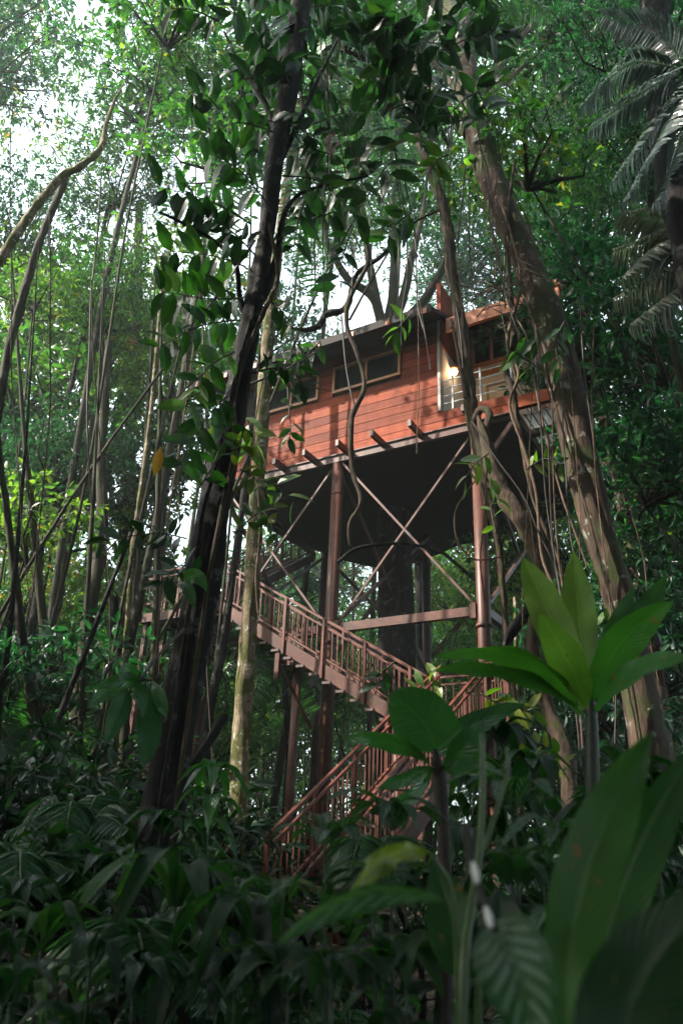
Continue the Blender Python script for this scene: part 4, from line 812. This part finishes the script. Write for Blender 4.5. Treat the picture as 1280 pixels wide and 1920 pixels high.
# ------------------------------------------------------------------ palms
def palm_at(px, py, d, fr_list, label, mat='palm', L=.6, W=.06, n=40, droop=.5, trunk=None, up=(0, 0, 1), name='palm', sweep=.45):
    c = at(px, py, d); B = gbase(c + Vector((.3, .3, 0))) if trunk != 0 else c.copy(); e = empty(name, B, label, 'palm')
    arr = [frond_arrays([tuple(c), tuple(at(*m_)), tuple(at(*t_))], n=n, L=L, W=W, droop=droop, seed=i, up=up, sweep=sweep) for i, (m_, t_) in enumerate(fr_list)]
    fronds_obj(arr, M[mat], e, B, 'crown')
    if trunk == 0: return e
    tw = trunk or .07
    bark_obj([(0, 0, -.1), tuple((c - B) * .5 + Vector((.15, 0, 0))), tuple(c - B)], [tw * 1.3, tw, tw * .8], M['bark_dark'], 'trunk', e, n=10)
    return e
palm_at(1285, 130, 8.6, [((1180, 120, 8.4), (1085, 205, 8.2)), ((1200, 175, 8.2), (1105, 240, 8)), ((1230, 220, 8.3), (1145, 345, 8.1)), ((1240, 250, 8), (1165, 385, 7.8)), ((1270, 270, 8.1), (1225, 380, 7.9)), ((1230, 60, 8.4), (1130, 30, 8.3)), ((1330, 220, 8.2), (1300, 360, 8))],
        'palm with waxy silvery fronds hanging in at the upper right edge', 'palm_silver', L=.42, W=.06, n=44, droop=.35, trunk=.1)
palm_at(1330, 480, 10.5, [((1260, 440, 10.3), (1150, 470, 10.2)), ((1260, 500, 10.3), (1150, 560, 10.2)), ((1240, 460, 10), (1165, 520, 9.8)), ((1270, 540, 10.2), (1180, 610, 10)), ((1250, 410, 10.2), (1160, 400, 10))],
        'palm with drooping greyish fronds at the right edge above the roof', 'palm_dry', L=.5, W=.05, n=36, droop=.7, trunk=.1)
palm_at(540, 1120, 24, [((480, 1060, 23.5), (430, 1110, 23)), ((560, 1060, 24), (620, 1120, 23.6)), ((520, 1040, 24), (500, 1080, 22)), ((590, 1090, 24), (600, 1180, 23)), ((490, 1100, 24), (460, 1200, 23)), ((540, 1050, 25), (560, 980, 25))],
        'dark palm seen through the bars of the stair landing', L=1.0, W=.08, n=34)
palm_at(530, 1230, 18, [((480, 1190, 17.6), (420, 1260, 17)), ((580, 1190, 18), (640, 1250, 17.6)), ((520, 1170, 18), (560, 1240, 16)), ((500, 1220, 17), (470, 1320, 16)), ((570, 1230, 17), (600, 1330, 16.4)), ((540, 1180, 18.6), (560, 1120, 19))],
        'green palm under the middle flight of stairs', L=.75, W=.07, n=34)
palm_at(330, 1090, 22, [((290, 1010, 21.8), (180, 1060, 21)), ((320, 1000, 22), (300, 920, 22)), ((370, 1030, 22), (400, 1100, 21.5)), ((260, 1060, 21.4), (200, 1160, 21)), ((300, 1050, 21), (260, 1140, 20.5))],
        'hazy blue green palm left of the dark leaning trunk', L=.9, W=.07, n=34)
palm_at(420, 880, 26, [((400, 840, 26), (400, 960, 25.5)), ((370, 860, 26), (345, 960, 25.5)), ((440, 850, 26), (470, 930, 25.5)), ((420, 830, 26.4), (430, 740, 26.6))],
        'pale misty palm behind the top of the stairs', L=.9, W=.06, n=30)
palm_at(60, 1450, 13, [((20, 1400, 12.8), (-60, 1440, 12.6)), ((90, 1390, 12.8), (170, 1430, 12.4)), ((60, 1370, 13.2), (50, 1300, 13.2)), ((100, 1430, 12.6), (150, 1500, 12.2)), ((30, 1440, 12.4), (0, 1530, 12.2))],
        'small dark palm low on the left', L=.55, W=.06, n=30)
palm_at(860, 40, 11.2, [((800, 0, 9.8), (720, 60, 9.6)), ((900, 20, 9.8), (960, 90, 9.6)), ((860, 70, 9.6), (850, 150, 9.4)), ((930, -10, 9.8), (1030, 20, 9.6)), ((820, 60, 9.6), (780, 150, 9.5))],
        'dark fronds fanning out at the top edge from the big trunk', L=.6, W=.05, n=36, trunk=0, name='perched_fern')

for i, (x, y, d_, sc_) in enumerate([(150, 1570, 6.5, 1), (330, 1610, 7.5, .8), (40, 1650, 5, .9), (430, 1700, 4.4, .7), (250, 1780, 3.6, .7), (700, 1620, 5.2, .6), (1180, 1520, 5, .8)]):
    f_ = []
    for k in range(7):
        a = k * .9 + i; dx = 130 * math.cos(a) * sc_; f_.append(((x + dx * .5, y - 60 * sc_ - 20 * math.sin(a * 2), d_ + .3 * math.sin(a)), (x + dx * 1.1, y + 10 + 25 * math.sin(a * 2), d_ + .6 * math.sin(a))))
    palm_at(x, y, d_, f_, ['young feathery palm in the dark left undergrowth', 'young feathery palm behind the foot of the leaning trunk', 'young palm at the left edge low in the shade', 'small feathery palm right of the foot of the leaning trunk', 'small palm near the bottom left of the leaning trunk', 'small palm in front of the lower stairs', 'small palm by the lower right trunks'][i], L=.26, W=.032, n=30, trunk=.02)

# ------------------------------------------------------------------ foreground plants
# tall ginger-like rosette on the right
g3 = 3.1
GL = [dict(b=(1098, 1330, 3.1), m=(1045, 1190, 3.2), t=(978, 1042, 3.3), w=72, c=.95, k='strap', f=.3), dict(b=(1100, 1330, 3.1), m=(1088, 1190, 3.35), t=(1073, 1032, 3.5), w=66, c=.95, k='strap', f=.3), dict(b=(1100, 1330, 3.0), m=(1062, 1235, 2.85), t=(1010, 1150, 2.75), w=78, c=.8, k='lance', f=.1, r=.5),
      dict(b=(1105, 1330, 3.1), m=(1160, 1210, 3.0), t=(1262, 1128, 2.9), w=74, c=.55, f=.3, r=-.3), dict(b=(1110, 1320, 3.2), m=(1150, 1200, 3.4), t=(1188, 1098, 3.5), w=46, c=.3), dict(b=(1115, 1310, 3.2), m=(1190, 1180, 3.5), t=(1248, 1080, 3.6), w=56, c=.25),
      dict(b=(1095, 1340, 3.1), m=(985, 1232, 2.8), t=(818, 1232, 2.6), w=62, c=.5, r=.9, f=.4), dict(b=(1092, 1340, 3.1), m=(960, 1262, 2.7), t=(790, 1262, 2.5), w=42, c=.45, r=.8), dict(b=(1110, 1340, 3.1), m=(1190, 1260, 2.9), t=(1310, 1235, 2.7), w=50, c=.4, r=.7),
      dict(b=(1085, 1345, 3.1), m=(1050, 1270, 3.3), t=(1030, 1250, 3.5), w=50, c=.35, k='lance')]
gp = at(1110, 1560, 3.1)
plant('ginger_plant', 'tall broad leaved rosette plant in front of the thick right trunk', 'plant', gbase(gp), GL, M['leaf_ginger'],
      stems=[([(1104, 1290, 3.1), (1108, 1340, 3.1), (1110, 1440, 3.1), (1112, 1600, 3.1), (1112, 1990, 3.1)], [6, 11, 13, 14, 15])], stem_mat='dark_stem')
PL = [dict(b=(816, 1410, 2.9), m=(790, 1350, 2.85), t=(728, 1302, 2.8), w=122, k='round', c=.5, f=.12, r=.2, wave=.05), dict(b=(806, 1432, 2.9), m=(735, 1392, 2.7), t=(646, 1382, 2.5), w=40, c=.45, r=.5), dict(b=(818, 1430, 2.9), m=(880, 1365, 3.1), t=(985, 1318, 3.2), w=52, c=.5, r=.5),
      dict(b=(830, 1440, 2.9), m=(870, 1400, 2.8), t=(905, 1350, 2.8), w=50, c=.3), dict(b=(815, 1440, 2.9), m=(770, 1455, 2.7), t=(700, 1480, 2.6), w=34, c=.3, r=.6), dict(b=(825, 1445, 2.9), m=(880, 1440, 2.7), t=(960, 1465, 2.6), w=40, c=.25, r=.6), dict(b=(812, 1440, 2.9), m=(760, 1500, 2.7), t=(690, 1520, 2.6), w=38, c=.2, r=.6)]
plant('philodendron', 'dark rosette plant with one broad deeply veined leaf, before the lower stairs', 'plant', gbase(at(830, 1500, 2.9)), PL, M['leaf_phil'], stems=[([(814, 1405, 2.9), (822, 1450, 2.9), (828, 1520, 2.9), (835, 1700, 2.9), (835, 1990, 2.9)], [4, 15, 12, 11, 12])], stem_mat='twig')
# big soft blades at lower right
plant('ginger_plant', 'huge blurred upright blade leaves at the bottom right corner', 'plant', gbase(at(1120, 1900, 1.25)), [dict(b=(1075, 2060, 1.2), m=(1085, 1700, 1.2), t=(1222, 1372, 1.25), w=120, c=.72, k='strap', f=.3), dict(b=(1140, 2060, 1.35), m=(1150, 1720, 1.4), t=(1320, 1385, 1.4), w=105, c=.5, k='strap', f=.35),
       dict(b=(1190, 2100, 1.0), m=(1200, 1850, 1.0), t=(1420, 1640, 1.0), w=190, c=.1, k='ovate', f=.2)], M['leaf_pleat'], stems=[([(1110, 1960, 1.3), (1112, 2300, 1.3)], [20, 22])])
plant('calathea', 'blurred silver striped leaves hanging at the bottom centre', 'plant', gbase(at(900, 1900, 1.2)), [dict(b=(925, 1728, 1.15), m=(970, 1830, 1.05), t=(1015, 2010, 1.0), w=150, k='ovate', c=.6, f=.15), dict(b=(842, 1692, 1.3), m=(680, 1680, 1.25), t=(515, 1775, 1.2), w=52, c=.7, r=.5, f=.5)],
      M['leaf_calathea'], stems=[([(925, 1728, 1.15), (900, 1800, 1.3), (890, 2100, 1.35)], [4, 5, 6])])
plant('broad_leaf_plant', 'soft bright green curled leaf at the lower centre', 'plant', gbase(at(800, 1800, 1.5)), [dict(b=(810, 1602, 1.5), m=(720, 1610, 1.4), t=(640, 1720, 1.3), w=44, c=.9, r=.3, f=.6, wave=.1)], M['leaf_big'], stems=[([(810, 1602, 1.5), (850, 1700, 1.55), (860, 2050, 1.6)], [3, 4, 5])])
plant('fan_palm_seedling', 'broad pleated upright leaf at the bottom centre', 'plant', gbase(at(880, 1850, 1.9)), [dict(b=(895, 1830, 1.9), m=(850, 1730, 1.9), t=(812, 1605, 1.9), w=110, c=.3, k='ovate', f=.3), dict(b=(930, 1850, 1.9), m=(940, 1760, 1.9), t=(930, 1660, 1.9), w=130, c=.15, k='ovate', f=.3)], M['leaf_pleat'], stems=[([(897, 1825, 1.9), (905, 2200, 1.9)], [5, 6])])
e = empty('green_shoot', gbase(at(880, 1850, 1.7)), 'smooth green stalk rising at the lower centre', 'plant'); stem_obj([([at(903, 1375, 1.7), at(904, 1480, 1.7), at(898, 1600, 1.68), at(880, 1720, 1.65), at(870, 1800, 1.62), at(862, 2050, 1.6)], [5 * pxm(at(900, 1500, 1.7)), 9 * pxm(at(900, 1500, 1.7))])], M['stem'], e, e.location)
stem_obj([([at(948, 1400, 1.75), at(950, 1450, 1.75), at(930, 1520, 1.72), at(905, 1600, 1.7)], [3 * pxm(at(900, 1500, 1.7)), 5 * pxm(at(900, 1500, 1.7))])], M['stem'], e, e.location, 'side_stalk')
e = empty('bare_twig', at(930, 1745, 1.1), 'brown twig with white fungus patches in the bottom foreground', 'twig'); B = e.location.copy()
stem_obj([([at(872, 1552, 1.2), at(884, 1620, 1.17), at(902, 1680, 1.14), at(930, 1745, 1.1)], [8 * pxm(at(900, 1650, 1.15)), 6 * pxm(at(900, 1650, 1.15))])], M['twig'], e, B, 'stick', 12)
for a_, b_ in (((886, 1618, 1.155), (894, 1655, 1.14)), ((910, 1702, 1.12), (920, 1738, 1.1))): stem_obj([([at(*a_), at((a_[0] + b_[0]) / 2 + 1, (a_[1] + b_[1]) / 2, (a_[2] + b_[2]) / 2), at(*b_)], [4 * pxm(at(900, 1650, 1.15)), 7 * pxm(at(900, 1650, 1.15)), 5 * pxm(at(900, 1650, 1.15))])], M['fungus'], e, B, 'fungus_patch', 12)
def fan(cx, cy, d, n, l, w, mat, label, name='broad_leaf_plant', a0=0, a1=360, c=.4, dr=.35, kind='lance', seed=0, cat='plant', up=60, group=None, single=False):
    """rosette of arching leaves round a pixel centre"""
    r = random.Random(seed); c0 = at(cx, cy, d); s_ = pxm(c0); lv = []
    e = empty(name, gbase(c0), label, cat, group); B = e.location.copy()
    tiers = [(0, n, 1.0)]; ht = c0.z - B.z; z_ = .16
    while ht - z_ > .12 and z_ < 1.2: tiers.append((z_, max(4, int(n * .6)), .95)); z_ += .17
    q_ = 0
    for dz, m_, ls in tiers:
        cc = c0 - Vector((0, 0, dz))
        for i in range(m_):
            q_ += 1
            a = R_(a0 + (a1 - a0) * (i + r.uniform(.1, .9)) / m_ + dz * 300); ll = l * s_ * r.uniform(.7, 1.15) * ls; el = R_(r.uniform(up - 25, up + 10) - (15 if dz else 0))
            h = Vector((math.cos(a), math.sin(a), 0)); p0 = cc + h * .02
            p1 = p0 + (h * math.cos(el) + Vector((0, 0, math.sin(el)))) * ll * .5; p2 = p0 + h * ll * .85 + Vector((0, 0, ll * (math.sin(el) * .75 - dr * r.uniform(.6, 1.3))))
            lv.append(blade(p0, p1, p2, w * s_ * r.uniform(.8, 1.15), kind, r.uniform(-.2, .2), .25, .02, seed=q_, nu=7, nv=14, tint=min(1, max(0, r.gauss(c, .12))), toward=(h.x * -.3 + r.uniform(-.2, .2), h.y * -.3, 1)))
    if single: leaf_obj(lv, mat, e, B, 'leaves')
    else:
        for x in lv: leaf_obj([x], mat, e, B, 'leaf')
    if c0.z > B.z + .1: stem_obj([([c0, (c0 + B) / 2 + Vector((.02, .02, 0)), B], [.004, .006, .007])], M['dark_stem'], e, B)
    return e
fan(610, 1590, 2.4, 8, 110, 42, M['leaf_calathea'], 'glossy striped leaf cluster in front of the lower stair foot', c=.5, seed=1, dr=.5)
fan(730, 1560, 2.6, 8, 130, 44, M['leaf_calathea'], 'glossy striped leaf cluster below the philodendron', c=.4, seed=2, dr=.5)
fan(530, 1690, 2.7, 6, 90, 36, M['leaf_big'], 'plain green leaf cluster left of the striped leaves', c=.5, seed=3, dr=.5)
fan(960, 1520, 2.5, 9, 140, 46, M['leaf_calathea'], 'silver striped leaves right of the green stalk', c=.3, seed=4, dr=.5)
fan(1060, 1600, 2.2, 8, 130, 50, M['leaf_calathea'], 'dark silvery leaves left of the huge blurred blades', c=.2, seed=5, dr=.6)
fan(960, 1660, 2.0, 6, 120, 52, M['leaf_dark'], 'dark rounded leaves behind the white patched twig', c=.5, seed=6, dr=.5, kind='ovate')
fan(1230, 1600, 2.4, 8, 140, 46, M['leaf_dark'], 'dark leaves at the right edge above the corner', c=.4, seed=7, dr=.5)
fan(330, 1700, 3.2, 9, 230, 42, M['leaf_pleat'], 'arching dark strap leaves at the foot of the leaning trunk', c=.3, seed=8, dr=.75, up=55, kind='strap')
fan(480, 1760, 2.8, 8, 210, 40, M['leaf_pleat'], 'long drooping strap leaves below the lower stairs', c=.3, seed=9, dr=.8, up=55, kind='strap')
fan(80, 1760, 3.0, 9, 150, 30, M['leaf_pleat'], 'narrow leaved plant on the dark ground at the lower left', c=.5, seed=10, dr=.6)
fan(170, 1800, 2.6, 6, 130, 34, M['leaf_dark'], 'small drooping plant at the bottom left', c=.3, seed=11, dr=.9)
fan(20, 1880, 2.2, 6, 150, 46, M['leaf_dark'], 'leaves cut by the bottom left corner', c=.3, seed=12, dr=.6)
fan(620, 1850, 2.0, 7, 150, 44, M['leaf_pleat'], 'dark arching leaves at the bottom centre left', c=.2, seed=13, dr=.6)
fan(1180, 1480, 3.4, 8, 140, 44, M['leaf_dark'], 'dark leaf cluster at the foot of the thick right trunk', c=.4, seed=14, dr=.6)
fan(700, 1700, 2.3, 7, 120, 40, M['leaf_dark'], 'shaded leaves under the soft bright green leaf', c=.4, seed=15, dr=.6)
fan(395, 1470, 5.5, 7, 90, 30, M['leaf_phil'], 'pale veined leaf cluster right of the leaning trunk', c=.6, seed=16, dr=.9)
r5 = random.Random(77)
FILL = [(560, 1800, 3.2), (650, 1760, 3.2), (760, 1690, 3.0), (870, 1590, 3.2), (400, 1690, 3.8), (380, 1590, 5.5), (300, 1560, 5), (880, 1480, 4.2), (1000, 1450, 4.2), (1150, 1560, 3.2), (200, 1640, 4.5), (100, 1600, 5), (30, 1700, 4), (440, 1850, 2.6), (760, 1830, 2.2), (540, 1860, 2.4), (250, 1860, 2.6), (1000, 1780, 2.4), (1240, 1500, 3.6), (940, 1400, 4.6)]
for i, (x, y, d_) in enumerate(FILL):
    fan(x, y, d_, 11, r5.uniform(85, 125) * 3 / d_ ** .8, 40 * 2.4 / d_ ** .8, M[r5.choice(['leaf_dark', 'leaf_dark', 'leaf_pleat'])], 'dark leafy undergrowth plant filling the shaded foreground', c=r5.uniform(.1, .6), seed=100 + i, dr=r5.uniform(.4, .8), kind=r5.choice(['lance', 'ovate', 'lance']), group='dark leafy foreground plants', single=True)
# hanging leaf cluster left of the dark trunk
plant('hanging_leaf_cluster', 'cluster of large drooping leaves hanging left of the dark leaning trunk', 'leaf cluster', at(240, 1285, 4.2), [dict(b=(238, 1290, 4.2), m=(225, 1330, 4.1), t=(196, 1400, 4.0), w=42, c=.55), dict(b=(240, 1290, 4.2), m=(205, 1295, 4.1), t=(165, 1330, 4.0), w=32, c=.5), dict(b=(245, 1290, 4.2), m=(262, 1300, 4.1), t=(268, 1345, 4.0), w=30, c=.7),
      dict(b=(285, 1275, 4.2), m=(300, 1310, 4.1), t=(312, 1345, 4.1), w=26, c=.9), dict(b=(285, 1275, 4.2), m=(280, 1370, 4.1), t=(268, 1440, 4.0), w=46, c=.25), dict(b=(240, 1288, 4.2), m=(238, 1275, 4.1), t=(165, 1290, 4.0), w=30, c=.35), dict(b=(262, 1280, 4.2), m=(240, 1260, 4.1), t=(225, 1280, 4.0), w=34, c=.3)], M['leaf_phil'],
      stems=[([(285, 1275, 4.2), (262, 1276, 4.2), (240, 1288, 4.2)], [2, 3, 3]), ([(262, 1276, 4.2), (300, 1225, 4.6), (345, 1180, 6.0)], [3, 3, 4])], stem_mat='twig')
plant('hanging_leaf', 'large pale leaf stuck to the dark leaning trunk at stair height', 'leaf', at(350, 1085, 6.1), [dict(b=(345, 1085, 6.1), m=(370, 1082, 6.0), t=(388, 1110, 6.0), w=30, c=.9, k='ovate'), dict(b=(345, 1085, 6.1), m=(355, 1110, 6.0), t=(365, 1140, 6.0), w=22, c=.6)], M['leaf_phil'])
plant('dead_leaf', 'single orange dead leaf hanging in front of the misty trees', 'leaf', at(302, 838, 5.8), [dict(b=(302, 838, 5.8), m=(296, 865, 5.8), t=(290, 893, 5.8), w=20, c=.6)], M['leaf_orange'], stems=[([(302, 838, 5.8), (320, 760, 6.1), (380, 700, 6.6)], [1, 1.5, 2])], stem_mat='twig')
plant('dried_flower', 'pale dried flower hanging beside the palm crown', 'flower', at(622, 250, 7), [dict(b=(622, 248, 7), m=(615, 270, 7), t=(628, 296, 7), w=16, c=.6, wave=.15), dict(b=(622, 248, 7), m=(630, 268, 7), t=(618, 288, 7), w=14, c=.5, r=1.2, wave=.15)], M['flower'], stems=[([(622, 250, 7), (612, 190, 7.2), (600, 130, 7.5)], [1, 1.5, 2])], stem_mat='twig')

# ------------------------------------------------------------------ lianas
def liana(label, rows, mat='liana', group=None, name='liana'):
    P = [at(*r_[:3]) for r_ in rows]; B = P[-1]; e = empty(name, B, label, 'liana', group)
    bark_obj([tuple(p - B) for p in P], [r_[3] / 2 * pxm(p) for r_, p in zip(rows, P)], M[mat], 'stem', e, n=8, sub=6, rough=.1, seed=int(rows[0][0])); return e
liana('gnarled liana hanging down across the window and siding', [(655, 330, 11.5, 5), (668, 400, 11.5, 6), (690, 485, 11.5, 8), (655, 560, 11.4, 9), (650, 610, 11.4, 9), (668, 660, 11.4, 8), (683, 725, 11.3, 9), (660, 780, 11.3, 11), (658, 850, 11.3, 10), (662, 890, 11.3, 9), (676, 940, 11.2, 8), (656, 980, 11.2, 8), (655, 1015, 11.2, 8), (660, 1025, 11.2, 5)])
liana('hooked black branch over the left half of the roof', [(760, 430, 11.8, 6), (715, 480, 11.7, 8), (668, 515, 11.6, 9), (650, 575, 11.5, 13), (612, 590, 11.5, 13), (596, 612, 11.5, 12), (570, 618, 11.5, 9), (545, 615, 11.5, 5)], 'bark_dark', name='bent_branch')
liana('thin forked twig joining the gnarled liana at the siding', [(640, 590, 11.3, 3), (648, 680, 11.3, 4), (660, 745, 11.3, 4), (668, 770, 11.3, 5)], 'twig')
liana('curved bare branch crossing in front of the underside', [(632, 1055, 10.5, 7), (665, 1030, 10.5, 7), (720, 1020, 10.5, 6), (780, 1022, 10.5, 5), (830, 1040, 10.5, 3)], 'bark_dark', name='bent_branch')
liana('braided lianas hanging in front of the porch corner', [(965, 300, 10.8, 6), (950, 420, 10.7, 7), (958, 560, 10.6, 8), (962, 640, 10.5, 12), (948, 690, 10.5, 13), (962, 740, 10.5, 12), (975, 820, 10.5, 9), (990, 890, 10.5, 9), (1000, 940, 10.5, 8), (1025, 1000, 10.5, 8), (1050, 1060, 10.4, 7), (1060, 1150, 10.4, 6)], 'liana')
liana('second liana wound round the braided ones by the porch', [(940, 380, 10.7, 4), (975, 520, 10.5, 5), (950, 640, 10.4, 7), (972, 700, 10.4, 7), (955, 760, 10.4, 6), (985, 850, 10.4, 7), (1005, 930, 10.4, 6), (1015, 1040, 10.4, 6), (1045, 1120, 10.3, 5)], 'liana_pale')
liana('looping pale vine in front of the right post', [(896, 895, 10.8, 3), (868, 930, 10.8, 3), (852, 965, 10.8, 3), (856, 1010, 10.8, 3), (875, 1040, 10.8, 3), (900, 1050, 10.8, 3), (960, 1040, 10.8, 2)], 'liana_pale')
liana('pale vine running down the tall right post', [(912, 880, 10.7, 3), (908, 960, 10.7, 3), (900, 1050, 10.7, 3), (908, 1130, 10.7, 3), (914, 1220, 10.7, 3)], 'liana_pale')
liana('thin straight vine hanging in front of the siding', [(783, 560, 12, 2), (784, 640, 12, 2), (785, 740, 12, 2), (782, 800, 12, 2), (781, 850, 12, 2)], 'liana_pale')
liana('long thin branch slanting across the roof from the dark trunk', [(600, 655, 8.5, 3), (560, 680, 8.2, 4), (520, 700, 7.8, 5), (470, 720, 7.3, 5), (430, 735, 6.9, 6)], 'twig', name='bent_branch')
liana('long cable like vine slanting down past the porch', [(885, 790, 10, 4), (930, 860, 10, 3), (980, 930, 10, 3), (1010, 1000, 10, 3), (1060, 1100, 10, 3)], 'twig')
r1 = random.Random(3)
def hang(x, y0, y1, d, w, mat, label, group, slope=0):
    rows = []; n = 7; ph = r1.uniform(0, 6)
    for k in range(n):
        t_ = k / (n - 1); rows.append((x + slope * t_ + 9 * math.sin(ph + t_ * 5) + r1.uniform(-3, 3), y0 + (y1 - y0) * t_, d + .2 * math.sin(t_ * 4), w))
    liana(label, rows, mat, group)
for i in range(7): hang(r1.uniform(0, 420), r1.uniform(150, 600), r1.uniform(900, 1500), r1.uniform(9, 15), r1.uniform(1.6, 3.6), r1.choice(['liana', 'twig', 'liana_pale']), 'thin vine hanging among the trees on the left', 'thin vines on the left', r1.uniform(-140, 40))
for i in range(13): hang(r1.uniform(740, 960), r1.uniform(120, 350), r1.uniform(520, 720), r1.uniform(9, 12), r1.uniform(1.5, 3.2), r1.choice(['liana', 'twig', 'liana_pale']), 'thin vine hanging above the porch roof', 'thin vines above the porch', r1.uniform(-40, 120))
for i in range(10): hang(r1.uniform(960, 1250), r1.uniform(500, 950), r1.uniform(1150, 1450), r1.uniform(8.5, 11), r1.uniform(1.6, 3.6), r1.choice(['liana', 'twig', 'liana_pale']), 'thin vine hanging beside the thick right trunk', 'thin vines on the right', r1.uniform(0, 90))
for i in range(8): hang(r1.uniform(520, 700), r1.uniform(0, 100), r1.uniform(330, 620), r1.uniform(7, 11), r1.uniform(1.6, 3), r1.choice(['liana', 'twig']), 'thin vine hanging from the top between palm and roof', 'thin vines at the top centre', r1.uniform(-30, 50))
for i in range(12):     # tangle of arching twigs above the porch roof
    x = r1.uniform(840, 960); y = r1.uniform(520, 620)
    liana('thin arching twig tangled above the porch roof', [(x, y, 10.6, 2), (x + r1.uniform(30, 70), y + r1.uniform(-60, 20), 10.5, 2), (x + r1.uniform(90, 160), y + r1.uniform(-30, 60), 10.4, 1.6)], r1.choice(['twig', 'liana_pale']), 'twigs tangled above the porch roof', 'bare_twig')

# ------------------------------------------------------------------ undergrowth
def shrub(x, y, h, v, label, group):
    me, lm, Hh = CROWN[v]; g = float(ground_z(x, y)); s_ = h / (2 * Hh) * 1.15
    e = empty('shrub', (x, y, g), label, 'shrub', group); r = random.Random(int(x * 100 + y * 37)); a = r.uniform(0, 6.3)
    for nm, mm in (('foliage', me), ('stems', lm)):
        o = link(nm, mm, e); o.location = (0, 0, Hh * s_ * .95); o.scale = (s_ * r.uniform(.9, 1.3), s_ * r.uniform(.9, 1.3), s_); o.rotation_euler = (0, 0, a)
r2 = random.Random(11); n = 0
while n < 150:
    az = R_(r2.uniform(-34, 34)); d = r2.uniform(5.5, 30) ** 1.0; x = d * math.sin(az); y = d * math.cos(az); a = math.degrees(az)
    q = Vector((x, y, 0)) - Vector((P1.x, P1.y, 0)); s_ = q.dot(SD); t_ = q.dot(TD)
    if 2.2 < s_ < 4.5 and -7 < t_ < .5: continue
    if -5.5 < s_ < 4.6 and -2 < t_ < 6.5 and r2.random() < .8: continue
    if math.hypot(x - B1.x, y - B1.y) < .8: continue
    if -9 < a < 14 and d < 11: h = r2.uniform(.35, .6)
    elif -12 < a < 16: h = r2.uniform(.7, 1.6)
    elif a <= -12: h = r2.uniform(.8, 1.7) * (1 if d < 12 else 1.3)
    else: h = r2.uniform(.8, 2.0)
    if d < 8: h = min(h, .85)
    zn = 'left' if a < -7 else ('middle' if a < 10 else 'right')
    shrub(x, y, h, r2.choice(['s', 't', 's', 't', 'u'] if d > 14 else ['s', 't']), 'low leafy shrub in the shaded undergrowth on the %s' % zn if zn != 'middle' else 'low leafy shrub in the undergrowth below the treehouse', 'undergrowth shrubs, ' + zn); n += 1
# ferns and seedlings near the viewer, low
for i in range(26):
    az = R_(r2.uniform(-28, 28)); d = r2.uniform(2.6, 5.5); x = d * math.sin(az); y = d * math.cos(az); g = float(ground_z(x, y))
    e = empty('ground_fern', (x, y, g), 'low dark fern on the forest floor', 'fern', 'ferns on the forest floor')
    arr = [frond_arrays([(x, y, g), (x + .3 * math.cos(a), y + .3 * math.sin(a), g + .32), (x + .62 * math.cos(a), y + .62 * math.sin(a), g + .18)], n=22, L=.13, W=.03, seed=int(a * 10)) for a in np.linspace(0, 5.6, 7) + r2.uniform(0, 1)]
    fronds_obj(arr, M['palm'], e, (x, y, g), 'fronds', rr=.004)
# leaf litter
rl = np.random.default_rng(4); n = 14000; az = rl.uniform(-.75, .75, n); d = 1.5 + 26 * rl.random(n) ** .8; x = d * np.sin(az); y = d * np.cos(az)
P = np.stack([x, y, ground_z(x, y) + .012 + rl.random(n) * .02], -1); D = rl.normal(size=(n, 3)) * [1, 1, .15]; N = np.array([0, 0, 1.0]) + rl.normal(size=(n, 3)) * .3; ll = rl.uniform(.06, .16, n)
V, T, ti = leaf_arrays(P, D, N, ll, ll * .25, rl.random(n), droop=-.1)
tag(link('leaf_litter', np_mesh('leaf_litter', V, T, M['litter'], tint=ti)), kind='stuff')

# ------------------------------------------------------------------ misty air
def haze():
    b = MB(); b.box((-95, -30, -1.5), (95, 105, 46))
    m = bpy.data.materials.new('misty_air'); m.use_nodes = True; t = m.node_tree; t.nodes.remove(t.nodes['Principled BSDF'])
    v = t.nodes.new('ShaderNodeVolumePrincipled'); v.inputs['Color'].default_value = (.82, .92, .92, 1); v.inputs['Density'].default_value = .0014; v.inputs['Anisotropy'].default_value = .3
    t.links.new(v.outputs[0], t.nodes['Material Output'].inputs['Volume'])
    tag(b.build('haze', m), kind='stuff')
haze()
